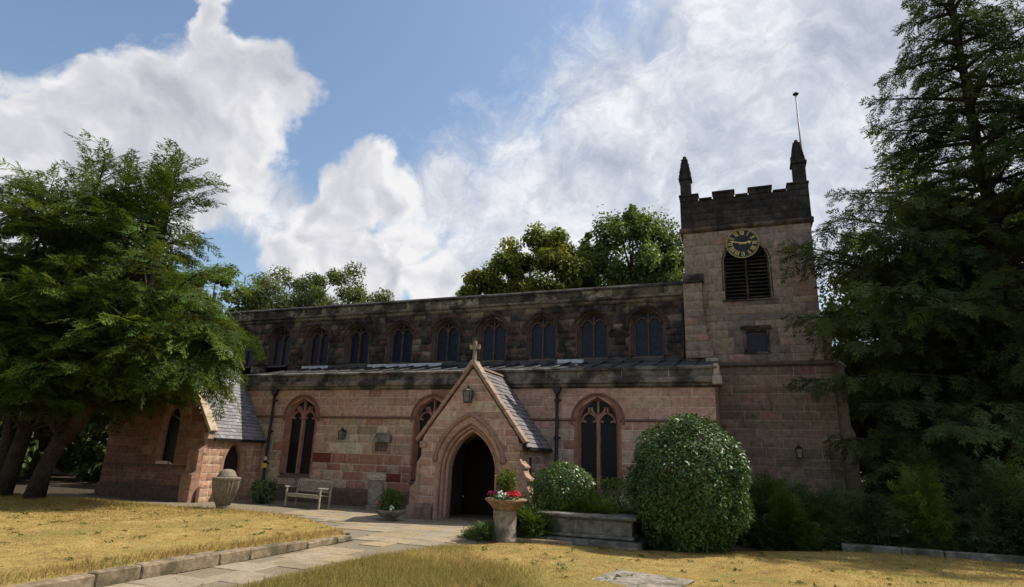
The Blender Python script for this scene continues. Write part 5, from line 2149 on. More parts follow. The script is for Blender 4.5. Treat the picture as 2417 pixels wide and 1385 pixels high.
# ---- the big yew at the left: several leaning stems, broad layered crown
rng = np.random.default_rng(101)
yew = empty('yew_tree', (-21.6, -6.5, 0.1))
tag(yew, 'broad old yew with several leaning dark trunks and layered crown at the left', 'tree')
YO = np.array([-21.6, -6.5, 0.1])
stems = [
    (np.array([(-0.05, 0.1, -0.1), (0.15, 0.1, 0.9), (0.75, 0.1, 2.1), (0.45, 0.2, 3.3), (0.2, 0.2, 5.0), (0.0, 0.3, 8.0), (-0.4, 0.3, 11.6)]), [0.31, 0.26, 0.24, 0.22, 0.19, 0.14, 0.05]),
    (np.array([(0.75, 0.1, 1.9), (1.5, 0.2, 3.0), (2.3, 0.3, 4.2), (2.9, 0.3, 6.2), (3.3, 0.2, 8.8), (3.4, 0.2, 11.6)]), [0.27, 0.25, 0.22, 0.17, 0.11, 0.04]),
    (np.array([(-1.5, 0.0, -0.1), (-1.25, 0.0, 1.0), (-0.8, -0.1, 2.8), (-0.55, -0.2, 4.4), (-0.4, -0.3, 6.4), (-1.2, -0.4, 9.0), (-1.6, -0.4, 11.8)]), [0.28, 0.23, 0.21, 0.19, 0.16, 0.11, 0.04]),
    (np.array([(-2.6, 0.6, -0.1), (-2.9, 0.6, 2.0), (-3.4, 0.6, 5.0), (-4.2, 0.5, 8.5), (-4.4, 0.5, 11.2)]), [0.26, 0.22, 0.18, 0.12, 0.04])]
for p, rr in stems:
    p[:, 2] = np.where(p[:, 2] > 7.0, 7.0 + (p[:, 2] - 7.0) * 0.72, p[:, 2])
for i, (p, rr) in enumerate(stems):
    trunk_obj('trunk', [tuple(q) for q in p], rr, 'bark', yew, 12, i)


def yew_R(z):
    return np.interp(z, [2.0, 3.2, 4.5, 6.0, 7.5, 8.8, 10.0, 10.8, 11.4], [2.6, 5.3, 6.3, 6.3, 6.0, 5.3, 4.3, 3.2, 0.8])


limbs = []
for i in range(150):
    zt = rng.uniform(3.9, 11.1) if i > 45 else rng.uniform(3.6, 6.5)
    az = rng.uniform(-math.pi, math.pi) if i > 45 else rng.uniform(-1.3, 1.3)
    R0 = yew_R(zt) * rng.uniform(0.72, 1.05)
    ell = 1.0 / math.sqrt((math.cos(az) / 1.0) ** 2 + (math.sin(az) / 0.62) ** 2)
    tip = np.array([math.cos(az) * R0 * ell - 0.7, math.sin(az) * R0 * ell, zt])
    st = stems[rng.integers(0, 4)][0]
    hs = max(1.6, zt - rng.uniform(0.3, 1.8) - 0.12 * R0)
    k = np.interp(hs, st[:, 2], np.arange(len(st)))
    base, _ = along(st, k / (len(st) - 1))
    mid = (base + tip) / 2 + np.array([0, 0, rng.uniform(0.15, 0.7)])
    ts = np.linspace(0, 1, 8)[:, None]
    limbs.append((1 - ts) ** 2 * base + 2 * ts * (1 - ts) * mid + ts ** 2 * tip + rng.normal(0, 0.05, (8, 3)))
for (x, y, z) in ((-14.6, -6.6, 3.9), (-15.0, -7.0, 3.2), (-14.6, -5.9, 4.9), (-15.2, -5.6, 4.1), (-14.8, -6.4, 6.2), (-15.4, -7.2, 4.6), (-15.2, -6.0, 7.4), (-15.9, -5.0, 3.5), (-15.8, -6.8, 3.0), (-16.4, -5.6, 3.2), (-14.9, -6.8, 5.4), (-15.0, -5.0, 4.6), (-14.5, -5.2, 5.3), (-15.5, -4.6, 3.7), (-16.1, -4.3, 4.6), (-14.7, -5.4, 4.2), (-15.6, -4.5, 5.6)):
    # low right-hand limbs hanging in front of the vestry roof
    tip = np.array([x - 0.75, y, max(z, 3.7) + 0.2]) - YO
    st = stems[1][0]
    base, _ = along(st, 0.45 + 0.04 * rng.uniform(0, 3))
    mid = (base + tip) / 2 + np.array([0, 0, 1.0])
    ts = np.linspace(0, 1, 8)[:, None]
    limbs.append((1 - ts) ** 2 * base + 2 * ts * (1 - ts) * mid + ts ** 2 * tip)
# upright leaders that break the skyline
for (x, y, z0, z1) in ((3.5, 0.1, 8.4, 11.4), (3.2, 0.3, 8.2, 11.0), (3.7, -0.2, 8.0, 10.4), (2.7, 0.0, 8.6, 10.6), (-0.2, 0.0, 9.8, 11.7), (-1.6, 0.3, 10.0, 11.9), (1.3, 0.0, 9.6, 11.4), (-4.4, 0.4, 9.2, 11.2), (-3.0, 0.0, 9.6, 11.7), (2.2, 0.6, 9.0, 10.8), (0.6, -0.5, 9.8, 11.6)):
    limbs.append(np.array([(x - 0.25 * (1 - t), y, z0 + (z1 - z0) * t) for t in np.linspace(0, 1, 8)]))


def yew_clip(p):
    w_ = p + YO
    return not (w_[1] > -3.1 and w_[2] < 6.9 and w_[0] > -24.5) and w_[2] > 2.1


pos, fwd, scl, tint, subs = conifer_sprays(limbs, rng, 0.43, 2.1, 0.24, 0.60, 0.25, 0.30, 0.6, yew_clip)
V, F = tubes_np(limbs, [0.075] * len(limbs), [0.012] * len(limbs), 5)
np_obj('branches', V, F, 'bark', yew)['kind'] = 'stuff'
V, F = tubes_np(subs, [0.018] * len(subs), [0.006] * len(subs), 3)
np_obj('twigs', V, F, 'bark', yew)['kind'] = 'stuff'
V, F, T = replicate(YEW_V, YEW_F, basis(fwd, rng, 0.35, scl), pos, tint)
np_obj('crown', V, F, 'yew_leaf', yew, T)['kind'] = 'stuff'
print('yew sprays', len(pos))


# ---- tall dark conifers at the right
def tall_conifer(name, label, loc, height, Rf, n, seed, zmin, trunk_r, clip=None, sub_len=1.5, spray=0.55, extra=(), gap=0.45, sgap=0.24):
    rng = np.random.default_rng(seed)
    t = empty(name, loc)
    tag(t, label, 'tree')
    trunk_obj('trunk', [(0, 0, -0.1), (0.05, 0, height * 0.3), (-0.05, 0.05, height * 0.6), (0, 0, height * 0.98)], [trunk_r, trunk_r * 0.8, trunk_r * 0.5, 0.04], 'bark', t, 12, seed)
    limbs = []
    for i in range(n):
        h = zmin + (height - zmin) * ((i + rng.uniform(0, 1)) / n) ** 1.1
        az = i * 2.39996 + rng.normal(0, 0.35)
        L = Rf(h) * rng.uniform(0.55, 1.15)
        limbs.append(grow((0, 0, h), az, rng.uniform(0.05, 0.40), L, rng.uniform(-0.55, -0.15), 8, 0.05, rng))
    for (h, az, pitch, L, cv) in extra:
        limbs.append(grow((0, 0, h), az, pitch, L, cv, 9, 0.04, rng))
    o3 = np.array(loc)
    pos, fwd, scl, tint, subs = conifer_sprays(limbs, rng, gap, sub_len, sgap, spray, 0.18, 0.45, 0.4, (lambda p: clip(p + o3)) if clip else None)
    V, F = tubes_np(limbs, [0.02 + 0.010 * len(l) for l in limbs], [0.012] * len(limbs), 5)
    np_obj('branches', V, F, 'bark', t)['kind'] = 'stuff'
    V, F = tubes_np(subs, [0.016] * len(subs), [0.005] * len(subs), 3)
    np_obj('twigs', V, F, 'bark', t)['kind'] = 'stuff'
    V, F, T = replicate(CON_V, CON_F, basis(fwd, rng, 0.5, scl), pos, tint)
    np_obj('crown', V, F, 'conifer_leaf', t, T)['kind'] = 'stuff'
    print(name, 'sprays', len(pos))
    return t


vis = lambda p: p[2] < 22.5
tall_conifer('dark_conifer', 'tall dark conifer with long spreading branches standing right of the tower', (8.8, 4.9, 0.0), 23.5,
             lambda h: np.interp(h, [1.5, 5, 8.5, 10.8, 13, 15, 17.2, 20, 23.5], [5.4, 5.8, 5.0, 4.1, 3.5, 2.9, 2.3, 1.3, 0.4]), 158, 202, 1.4, 0.34, vis, 1.7, 0.62,
             extra=((7.0, 3.70, 0.30, 8.6, -0.22), (7.8, 3.62, 0.22, 8.0, -0.1), (6.0, 3.78, 0.2, 8.0, -0.35), (4.6, 3.75, 0.15, 7.4, -0.3), (8.5, 3.7, 0.2, 7.2, -0.1),
                    (10.4, 3.4, 0.3, 4.6, -0.25), (11.4, 3.3, 0.3, 4.9, -0.3), (12.4, 3.3, 0.35, 3.4, -0.3), (14.0, 3.2, 0.4, 3.0, -0.25), (3.3, 3.75, 0.1, 6.0, -0.3), (2.6, 3.6, 0.1, 5.6, -0.3), (6.0, 3.9, 0.2, 5.5, -0.3), (8.6, 3.8, 0.2, 5.0, -0.3), (4.0, 4.1, 0.1, 5.0, -0.3),
                    (2.4, 3.75, 0.15, 7.6, -0.2), (3.4, 3.9, 0.2, 7.2, -0.3), (4.2, 3.65, 0.2, 8.0, -0.3), (5.2, 3.85, 0.2, 7.8, -0.3), (5.8, 3.68, 0.25, 8.2, -0.3), (6.6, 3.9, 0.25, 7.4, -0.3),
                    (7.4, 3.8, 0.3, 7.6, -0.3), (8.2, 3.95, 0.3, 6.8, -0.3), (9.2, 3.7, 0.3, 6.4, -0.3), (9.8, 3.85, 0.3, 5.8, -0.3), (3.0, 4.1, 0.15, 6.6, -0.25), (6.2, 4.15, 0.2, 6.4, -0.3), (1.9, 3.9, 0.1, 6.8, -0.15)))
tall_conifer('dark_conifer', 'second tall dark conifer at the right edge of the picture, behind the first', (13.4, 5.6, 0.0), 23.0,
             lambda h: np.interp(h, [1.5, 6, 12, 18, 24], [4.4, 4.8, 4.2, 3.2, 0.6]), 85, 203, 1.6, 0.36, vis, 1.7, 0.75, gap=0.6, sgap=0.32)


# ---- broad-leaved trees
def broadleaf(name, label, loc, blobs_env, leafmat, seed, n_blob, n_leaf, leaf, trunk_h, trunk_r, group=None, barkmat='bark', blob_r=(0.13, 0.22), spiky=0.0, parent_only=False, flat=0.8):
    """crown = many clumps of leaf-sized faces spread inside ellipsoids [(cx,cy,cz,rx,ry,rz)]"""
    rng = np.random.default_rng(seed)
    t = empty(name, loc)
    tag(t, label, 'tree', group)
    P, Nn, B = [], [], []
    centres = []
    wts = np.array([b[3] * b[4] * b[5] for b in blobs_env]) ** 0.67
    for k in range(n_blob):
        e = blobs_env[rng.choice(len(blobs_env), p=wts / wts.sum())]
        d = rng.normal(0, 1, 3)
        d /= np.linalg.norm(d)
        rr = rng.uniform(0.35, 1.0) ** 0.5
        c = np.array(e[:3]) + d * rr * np.array(e[3:])
        br = rng.uniform(*blob_r) * (e[3] + e[4] + e[5]) / 3
        centres.append((c, br, d))
    per = n_leaf // n_blob
    for c, br, d in centres:
        m_ = int(per * rng.uniform(0.6, 1.4))
        v = rng.normal(0, 1, (m_, 3))
        v /= np.linalg.norm(v, axis=1, keepdims=True)
        rad = br * rng.uniform(0.25, 1.0, (m_, 1)) ** 0.6
        st = np.array([1, 1, flat])
        p = c + v * rad * st
        if spiky:
            p = p + np.outer(rng.uniform(0, 1, m_) ** 2, (0, 0, br * spiky)) * (rng.random(m_) < 0.4)[:, None]
        P.append(p)
        nn = v + np.array([0, 0, 0.5]) + rng.normal(0, 0.55, (m_, 3))
        Nn.append(nn)
        b = rng.uniform(0.78, 1.22) * rng.uniform(0.75, 1.25, (m_, 1))
        hue = rng.uniform(-0.10, 0.12)
        B.append(np.concatenate([b * (1 + hue), b, b * (1 - hue)], 1))
    P, Nn, B = np.concatenate(P), np.concatenate(Nn), np.concatenate(B)
    n = len(P)
    Nn /= np.linalg.norm(Nn, axis=1, keepdims=True)
    f = np.cross(Nn, rng.normal(0, 1, (n, 3)))
    f[:, 2] -= 0.35
    f /= np.linalg.norm(f, axis=1, keepdims=True)
    s = np.cross(Nn, f)
    s /= np.linalg.norm(s, axis=1, keepdims=True)
    u = np.cross(f, s)
    M = np.stack([f, s, u], 2) * (leaf * rng.uniform(0.7, 1.35, n))[:, None, None]
    tv, tf = leaf_template(0.62, 0.1)
    V, F, T = replicate(tv, tf, M, P, B)
    np_obj('crown', V, F, leafmat, t, T)['kind'] = 'stuff'
    e0 = blobs_env[0]
    top = np.array([e0[0] * 0.4, e0[1] * 0.4, e0[2] + e0[5] * 0.3])
    pts = [(0, 0, -0.1), (0.05 * trunk_h * 0.2, 0, trunk_h * 0.5), tuple(top * np.array([0.6, 0.6, 0]) + np.array([0, 0, trunk_h])), tuple(top)]
    trunk_obj('trunk', pts, [trunk_r, trunk_r * 0.8, trunk_r * 0.65, trunk_r * 0.25], barkmat, t, 9, seed)
    br = []
    for c, b_, d in centres[:: max(1, len(centres) // 26)]:
        h = rng.uniform(0.55, 1.0)
        base = np.array([0, 0, trunk_h]) * (1 - h) + top * h * 0.9
        base = np.array([top[0] * h * 0.7, top[1] * h * 0.7, trunk_h * 0.7 + (top[2] - trunk_h * 0.7) * h * 0.8])
        mid = (base + c) / 2 + np.array([0, 0, 0.1 * np.linalg.norm(c - base)])
        ts = np.linspace(0, 1, 6)[:, None]
        br.append((1 - ts) ** 2 * base + 2 * ts * (1 - ts) * mid + ts ** 2 * c)
    V, F = tubes_np(br, [trunk_r * 0.35] * len(br), [trunk_r * 0.06] * len(br), 5)
    np_obj('branches', V, F, barkmat, t)['kind'] = 'stuff'
    return t


# seen over the nave roof
broadleaf('birch_tree', 'light airy grey-green birch showing over the left half of the nave roof', (-33.5, 18.0, 0), [(-1.5, 0, 12.5, 4.3, 3.4, 4.2), (4.3, 0, 12.2, 3.9, 3.4, 3.9), (1.6, 0, 10.5, 7.0, 4.0, 4.0)],
          'birch_leaf', 301, 190, 48000, 0.20, 7.0, 0.28, barkmat='pale_bark', blob_r=(0.16, 0.28))
broadleaf('green_tree', 'bright green leafy tree just right of the yew, beyond the nave', (-40.5, 16.0, 0), [(0, 0, 13.2, 4.0, 3.5, 3.8), (1.5, 0, 10.0, 4.6, 4.0, 4.0)], 'bright_leaf', 302, 80, 14000, 0.26, 7.0, 0.3)
broadleaf('maple_tree', 'rounded yellow-green maple behind the middle of the nave', (-13.2, 16.5, 0), [(0.6, 0, 13.6, 3.7, 3.0, 3.4), (-2.4, 0, 11.8, 2.6, 2.6, 2.8), (2.4, 0, 11.6, 2.8, 2.6, 2.8)],
          'maple_leaf', 303, 125, 38000, 0.25, 7.5, 0.3, blob_r=(0.17, 0.30))
broadleaf('beech_tree', 'dark green tree with spiky top beside the tower, behind the nave', (-6.6, 19.0, 0), [(0.2, 0, 14.2, 3.9, 3.2, 4.4), (2.5, 0, 12.2, 2.9, 3.0, 3.2), (-2.6, 0, 13.4, 2.6, 2.6, 3.3), (0.3, 0, 18.0, 0.9, 0.9, 1.5), (-2.3, 0, 16.4, 1.0, 0.9, 1.3)],
          'broad_leaf', 304, 190, 48000, 0.23, 8.0, 0.32, blob_r=(0.14, 0.26), spiky=1.2)
broadleaf('small_tree', 'low rounded treetop just clearing the nave parapet left of the maple', (-19.2, 17.0, 0), [(0.6, 0, 10.9, 1.9, 1.8, 1.9)], 'broad_leaf', 305, 30, 4500, 0.22, 6.5, 0.2)
# pale tree and woodland behind the right conifers
broadleaf('lime_tree', 'pale sunlit broad-leaved tree glimpsed between the tower and the conifer', (8.6, 13.0, 0), [(0.6, 0, 13.0, 4.6, 3.6, 4.6), (0.0, 0, 8.5, 5.0, 4.0, 4.5)], 'birch_leaf', 306, 150, 36000, 0.25, 6.0, 0.3, blob_r=(0.16, 0.28))
broadleaf('hazel_tree', 'bright yellow-green bushy tree close behind the tower corner', (6.2, 8.2, 0), [(0, 0, 7.2, 2.2, 2.2, 3.0), (0.4, 0, 4.0, 2.6, 2.4, 3.2)], 'bright_leaf', 307, 70, 14000, 0.20, 3.0, 0.2)

# woodland closing the view low down at both sides: one tree of a kind, then copies
WOOD = [
    broadleaf('woodland_tree', 'dense dark woodland tree far left behind the yew trunks', (-36.0, -1.0, 0), [(0, 0, 5.6, 4.2, 4.0, 4.0), (0.5, 0, 2.6, 4.6, 4.4, 2.8)], 'wood_leaf', 311, 110, 15000, 0.34, 3.0, 0.25, 'woodland trees closing the view'),
    broadleaf('woodland_tree', 'dense dark woodland tree in the shade right of the tower', (12.0, 10.5, 0), [(0, 0, 6.5, 4.6, 4.4, 5.0), (0, 0, 2.6, 4.8, 4.4, 2.8)], 'wood_leaf', 312, 120, 16000, 0.34, 3.0, 0.25, 'woodland trees closing the view')]


def copy_tree(src, loc, rz, s, label):
    c = src.copy()
    COL.objects.link(c)
    c.location = loc
    c.rotation_euler = (0, 0, rz)
    c.scale = (s, s, s)
    c['label'] = label
    for ch in src.children:
        k = ch.copy()
        COL.objects.link(k)
        k.parent = c
    return c


wl = [((-43.0, -6.0, 0), 1.2, 1.1, 0, 'dark woodland tree at the far left edge beyond the yew'),
      ((-31.5, 4.5, 0), 2.1, 0.95, 0, 'woodland tree in the gap between the yew trunks and the vestry'),
      ((-41.0, 6.0, 0), 4.0, 1.35, 1, 'taller woodland tree behind the far-left ones'),
      ((-52.0, 0.0, 0), 5.0, 1.5, 0, 'most distant woodland tree at the left, behind the yew stems'),
      ((-50.0, 14.0, 0), 0.6, 1.6, 1, 'large woodland tree behind the left end of the church'),
      ((18.5, 7.0, 0), 0.9, 1.2, 1, 'dark woodland tree behind the right-edge conifer'),
      ((15.0, 17.0, 0), 2.6, 1.7, 0, 'large woodland tree behind the shaded one right of the tower'),
      ((25.0, 14.0, 0), 3.3, 1.6, 1, 'most distant woodland tree at the right'),
      ((6.6, 11.5, 0), 5.3, 0.85, 1, 'smaller woodland tree close behind the tower corner at the right'),
      ((-27.5, 7.5, 0), 4.4, 0.8, 0, 'small woodland tree just left of the vestry gable')]
for loc, rz, s, k, lb in wl:
    copy_tree(WOOD[k], loc, rz, s, lb)


# ---- shrubs
def leafy_shrub(name, label, loc, rx, ry, rz, cz, n, leaf, mat, seed, lumps=0.06, w=0.42, cat='shrub', inner=True, depth=0.22, stems=3, zmin=0.02):
    rng = np.random.default_rng(seed)
    t = empty(name, loc)
    tag(t, label, cat)
    v = rng.normal(0, 1, (n, 3))
    v /= np.linalg.norm(v, axis=1, keepdims=True)
    lump = 1 + lumps * (np.sin(v[:, 0] * 7 + seed) * np.sin(v[:, 1] * 6 + 1.3) + np.sin(v[:, 2] * 8 + v[:, 0] * 5)) + rng.normal(0, lumps * 0.35, n)
    rad = (1 - depth * rng.random(n) ** 1.6) * lump
    sh = 1 + 0.05 * np.sin(np.pi * np.abs(v[:, 2]))
    P = v * rad[:, None] * np.stack([rx * sh, ry * sh, np.full(n, rz)], 1) + np.array([0, 0, cz])
    hol = np.sin(P[:, 0] * 9 + seed) + np.sin(P[:, 1] * 8 + 2) + np.sin(P[:, 2] * 10 + P[:, 0] * 4)
    keep = (P[:, 2] > zmin) & ((hol < 1.75) | (rad < 0.86))
    P, v = P[keep], v[keep]
    n = len(P)
    nrm = v + rng.normal(0, 0.45, (n, 3)) + np.array([0, 0, 0.25])
    nrm /= np.linalg.norm(nrm, axis=1, keepdims=True)
    f = np.cross(nrm, rng.normal(0, 1, (n, 3))) + v * 0.35 + np.array([0, 0, -0.25])
    f /= np.linalg.norm(f, axis=1, keepdims=True)
    s = np.cross(nrm, f)
    s /= np.linalg.norm(s, axis=1, keepdims=True)
    u = np.cross(f, s)
    M = np.stack([f, s, u], 2) * (leaf * rng.uniform(0.5, 1.45, n))[:, None, None]
    b = rng.uniform(0.5, 1.5, (n, 1))
    hue = rng.normal(0, 0.10, (n, 1))
    tv, tf = leaf_template(w, 0.08)
    V, F, T = replicate(tv, tf, M, P, np.concatenate([b * (1 + hue), b, b * (1 - hue)], 1))
    np_obj('foliage', V, F, mat, t, T)['kind'] = 'stuff'
    mb = MB()
    r = random.Random(seed)
    for k in range(stems):
        a = r.uniform(0, 6.28)
        mb.tube([(0.06 * math.cos(a), 0.06 * math.sin(a), -0.05), (rx * 0.3 * math.cos(a), ry * 0.3 * math.sin(a), cz * 0.7), (rx * 0.6 * math.cos(a), ry * 0.6 * math.sin(a), cz + rz * 0.45)], [0.05, 0.035, 0.012], 6)
    mb.build('stems', 'bark', t)['kind'] = 'stuff'
    return t


leafy_shrub('camellia_bush', 'big rounded glossy dark-green bush in front of the aisle end', (-1.35, -4.75, 0), 1.34, 1.26, 1.62, 1.40, 32000, 0.088, 'glossy_leaf', 401, 0.045, depth=0.25)
leafy_shrub('box_bush', 'clipped small round bush beside the porch, under the right aisle window', (-4.62, -4.05, 0), 0.80, 0.72, 0.72, 1.12, 7500, 0.085, 'box_leaf', 402, 0.05)
leafy_shrub('laurel_bush', 'small green bush between the urn and the drainpipe by the vestry', (-16.6, -1.7, 0), 0.42, 0.40, 0.42, 0.42, 900, 0.12, 'box_leaf', 403, 0.1)
leafy_shrub('loose_bush', 'soft loose bush behind the tomb at the foot of the right aisle window', (-2.95, -3.3, 0), 0.95, 0.8, 0.75, 0.85, 5000, 0.085, 'juniper_leaf', 404, 0.14, 0.3)


def conifer_shrub(name, label, loc, rx, ry, hz, n, spray, mat, seed, tv=JUN_V, tf=JUN_F, up=0.5, cat='shrub', lumps=0.25, bright=1.0):
    """mound of short sprays"""
    rng = np.random.default_rng(seed)
    t = empty(name, loc)
    tag(t, label, cat)
    v = rng.normal(0, 1, (n, 3))
    v[:, 2] = np.abs(v[:, 2])
    v /= np.linalg.norm(v, axis=1, keepdims=True)
    lump = 1 + lumps * np.sin(v[:, 0] * 6 + seed) * np.cos(v[:, 1] * 5 + seed * 2) + rng.normal(0, 0.06, n)
    rad = (0.55 + 0.45 * rng.random(n) ** 0.6) * lump
    P = v * rad[:, None] * np.array([rx, ry, hz]) * 0.92
    P[:, 2] = np.maximum(P[:, 2], 0.03)
    f = v * np.array([1, 1, 0.6]) + rng.normal(0, 0.35, (n, 3)) + np.array([0, 0, up])
    b = rng.uniform(0.7, 1.3, (n, 1)) * (1 + 0.25 * np.sin(v[:, :1] * 9 + seed)) * bright
    hue = rng.normal(0, 0.08, (n, 1))
    V, F, T = replicate(tv, tf, basis(f, rng, 0.7, spray * rng.uniform(0.7, 1.3, n)), P, np.concatenate([b * (1 + hue), b, b * (1 - hue)], 1))
    np_obj('foliage', V, F, mat, t, T)['kind'] = 'stuff'
    mb = MB()
    r = random.Random(seed)
    for k in range(5):
        a = r.uniform(0, 6.28)
        mb.tube([(0.05 * math.cos(a), 0.05 * math.sin(a), -0.05), (rx * 0.35 * math.cos(a), ry * 0.35 * math.sin(a), hz * 0.4), (rx * 0.7 * math.cos(a), ry * 0.7 * math.sin(a), hz * 0.65)], [0.04, 0.028, 0.01], 5)
    mb.build('stems', 'bark', t)['kind'] = 'stuff'
    return t


conifer_shrub('juniper', 'flat spreading juniper draped behind and beside the tomb', (-4.3, -4.2, 0), 1.7, 0.62, 1.0, 1900, 0.28, 'juniper_leaf', 411, up=0.15, bright=1.25)
conifer_shrub('juniper', 'low juniper tuft between the planter column and the tomb', (-5.05, -5.25, 0), 0.42, 0.38, 0.60, 420, 0.26, 'juniper_leaf', 412, up=0.3)
conifer_shrub('juniper', 'dark creeping juniper at the foot of the planter column', (-5.95, -5.75, 0), 0.55, 0.40, 0.25, 330, 0.22, 'juniper_leaf', 413, up=0.05)
conifer_shrub('yew_shrub', 'dark yew shrub right of the big glossy bush', (0.55, -1.6, 0), 1.2, 1.1, 1.45, 1900, 0.30, 'juniper_leaf', 414, up=0.15)
conifer_shrub('yew_shrub', 'broad low dark shrub in front of the tower', (2.0, -1.0, 0), 1.7, 1.2, 1.2, 2200, 0.30, 'wood_leaf', 415, up=0.12)
conifer_shrub('yew_shrub', 'dark shrub behind the grave kerb, right of the tower foot', (3.5, -0.9, 0), 1.4, 1.1, 1.1, 1900, 0.30, 'wood_leaf', 416, up=0.12)
conifer_shrub('golden_shrub', 'upright shrub with sunlit yellow-green tips behind the grave kerb', (3.95, -1.35, 0), 0.60, 0.55, 1.75, 1000, 0.26, 'bright_leaf', 417, up=0.2, lumps=0.35, bright=1.2)
conifer_shrub('yew_shrub', 'dark shrub at the right edge under the conifer', (6.3, -1.2, 0), 1.5, 1.0, 1.9, 1900, 0.32, 'wood_leaf', 418, up=0.12)
conifer_shrub('yew_shrub', 'tall shaded shrub filling the gap behind the grave kerb', (5.1, 1.2, 0), 1.8, 1.4, 2.6, 2000, 0.36, 'wood_leaf', 419, up=0.1)
conifer_shrub('fern_shrub', 'small pale green shrub against the tower beside the glossy bush', (0.75, -2.7, 0), 0.6, 0.5, 1.15, 700, 0.25, 'bright_leaf', 420, up=0.2, bright=0.8)
conifer_shrub('cotoneaster', 'low mossy plant on the tomb lid edge', (-3.95, -4.55, 0.66), 0.9, 0.18, 0.12, 300, 0.16, 'bright_leaf', 421, up=0.15)


# planting in the two bowls
def bowl_plant(parent, cx, cy, cz, rx, rz, n, leaf, mat, seed):
    rng = np.random.default_rng(seed)
    v = rng.normal(0, 1, (n, 3))
    v /= np.linalg.norm(v, axis=1, keepdims=True)
    P = v * (rng.random((n, 1)) ** 0.4) * np.array([rx, rx, rz]) + np.array([cx, cy, cz])
    P = P[P[:, 2] > cz - rz * 0.8]
    n = len(P)
    f = rng.normal(0, 0.7, (n, 3)) + np.array([0, 0, 0.5])
    b = rng.uniform(0.6, 1.4, (n, 1)) * np.ones((1, 3))
    tv, tf = leaf_template(0.36, 0.1)
    V, F, T = replicate(tv, tf, basis(f, rng, 0.9, leaf * rng.uniform(0.7, 1.3, n)), P, b)
    np_obj('foliage', V, F, mat, parent, T)['kind'] = 'stuff'


bowl_plant(pl, -0.02, 0.05, 1.28, 0.27, 0.33, 1300, 0.075, 'bright_leaf', 501)
bowl_plant(pl, 0.0, -0.1, 0.98, 0.42, 0.10, 500, 0.08, 'box_leaf', 502)
bowl_plant(bw, 0.02, 0.0, 0.55, 0.36, 0.34, 900, 0.11, 'broad_leaf', 503)
bowl_plant(bw, 0.0, -0.1, 0.33, 0.42, 0.10, 350, 0.08, 'box_leaf', 504)

# ---- grass
rng = np.random.default_rng(77)


def blades(poly, zf, x0, x1, y0, y1, n, h0, h1, w, lean, tone, keep=None):
    X = rng.uniform(x0, x1, n)
    Y = rng.uniform(y0, y1, n)
    ok = np.array([in_poly(a, b, poly) for a, b in zip(X, Y)])
    X, Y = X[ok], Y[ok]
    if keep is not None:
        ok = keep(X, Y)
        X, Y = X[ok], Y[ok]
    n = len(X)
    Z = np.array([zf(a, b) for a, b in zip(X, Y)])
    h = rng.uniform(h0, h1, n)
    a = rng.uniform(0, 2 * math.pi, n)
    ln = rng.normal(0, lean, (n, 2)) * h[:, None]
    wv = w * rng.uniform(0.7, 1.4, n)
    base = np.stack([X, Y, Z - 0.005], 1)
    side = np.stack([np.cos(a) * wv, np.sin(a) * wv, np.zeros(n)], 1)
    tip = base + np.concatenate([ln, h[:, None]], 1)
    V = np.stack([base - side, base + side, tip], 1).reshape(-1, 3)
    b = (tone * rng.uniform(0.7, 1.35, (n, 1))) * np.ones((1, 3))
    T = np.repeat(b, 3, axis=0)
    return V, T


def fast_lz(x, y):
    return lawn_left_z(x, y)


def noise2(X, Y):
    return np.sin(X * 1.1 + 0.6 * Y) + np.sin(Y * 1.7 - 0.8 * X + 2) + 0.7 * np.sin(X * 3.1 + Y * 2.3)


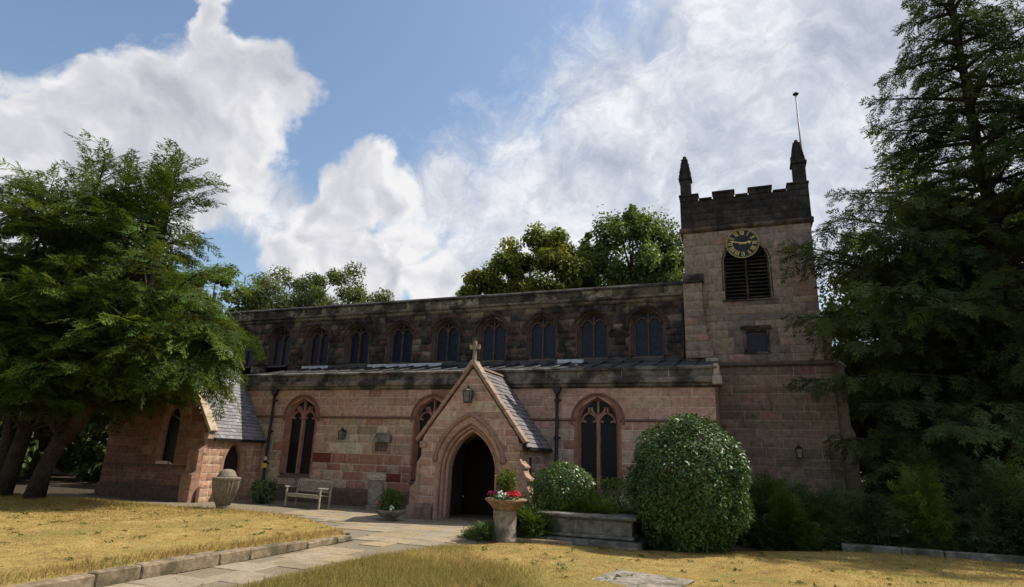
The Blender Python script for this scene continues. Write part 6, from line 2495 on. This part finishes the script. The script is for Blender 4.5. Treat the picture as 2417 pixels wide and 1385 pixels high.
chunks = [
    blades(LAWN_L, lawn_left_z, -17, -8.6, -15.5, -4.3, 52000, 0.012, 0.032, 0.006, 1.0, 1.0),
    blades(LAWN_L, lawn_left_z, -28, -14, -10, -4.3, 22000, 0.02, 0.05, 0.010, 0.8, 1.0),
    blades(LAWN_R, lawn_right_z, -6.75, 1.5, -13.5, -4.2, 60000, 0.012, 0.032, 0.005, 1.0, 1.0),
    blades(LAWN_R, lawn_right_z, 1.5, 8, -9, -2.2, 14000, 0.02, 0.06, 0.007, 0.8, 1.0),
    # long seeding grass along the path edges and around the urn and trunks
    blades(LAWN_R, lawn_right_z, -6.75, -1.5, -13.5, -7.4, 52000, 0.04, 0.15, 0.0040, 0.55, 1.0, lambda X, Y: (rng.random(len(X)) < np.clip((-8.2 - Y) / 2.2 + 0.28 * noise2(X, Y) - 0.30 * (X + 5.2), 0, 0.9))),
    blades(LAWN_L, lawn_left_z, -9.3, -8.6, -15, -7.2, 3500, 0.05, 0.16, 0.005, 0.5, 0.95),
    blades(LAWN_L, lawn_left_z, -17, -9.4, -7.8, -4.3, 9000, 0.05, 0.15, 0.006, 0.5, 1.05, lambda X, Y: rng.random(len(X)) < np.clip((Y + 6.3) * 0.7 + (X + 12) * 0.15, 0.0, 1)),
    blades(LAWN_L, lawn_left_z, -24, -17, -8.0, -5.0, 6000, 0.05, 0.13, 0.008, 0.5, 1.0)]
chunks.append(blades(PATH, lambda x, y: 0.012, -8.4, -5.6, -14.5, -3.0, 16000, 0.02, 0.07, 0.005, 0.8, 0.85,
                     lambda X, Y: np.array([rng.random() < (0.9 if min(poly_dist(a, b, LAWN_L), poly_dist(a, b, LAWN_R)) < 0.16 else 0.025) for a, b in zip(X, Y)])))
Vs = np.concatenate([c[0] for c in chunks])
Ts = np.concatenate([c[1] for c in chunks])
tag(np_obj('grass', Vs, np.arange(len(Vs)).reshape(-1, 3), 'grass_blade', None, Ts), 'dry straw-coloured grass on both lawns, longer along the path', 'grass', None, 'stuff')

# weeds: flat rosettes of small leaves scattered in both lawns
rng = np.random.default_rng(88)
wp = []
while len(wp) < 260:
    x, y = rng.uniform(-18, 3), rng.uniform(-13.5, -4.5)
    for poly, zf in ((LAWN_L, lawn_left_z), (LAWN_R, lawn_right_z)):
        if in_poly(x, y, poly):
            wp.append((x, y, zf(x, y) + 0.012))
wp = np.array(wp)
wpos = np.repeat(wp, 9, axis=0) + rng.normal(0, 0.035, (len(wp) * 9, 3)) * np.array([1, 1, 0.1])
n = len(wpos)
wf = np.stack([rng.normal(0, 1, n), rng.normal(0, 1, n), rng.uniform(0.05, 0.5, n)], 1)
tv, tf = leaf_template(0.5, 0.1)
b = np.repeat(rng.uniform(0.6, 1.3, (len(wp), 1)), 9, axis=0) * np.ones((1, 3))
V, F, T = replicate(tv, tf, basis(wf, rng, 0.4, rng.uniform(0.03, 0.085, n)), wpos, b)
tag(np_obj('lawn_weeds', V, F, 'bright_leaf', None, T), 'small green weeds scattered through the dry lawns', 'weeds', None, 'stuff')
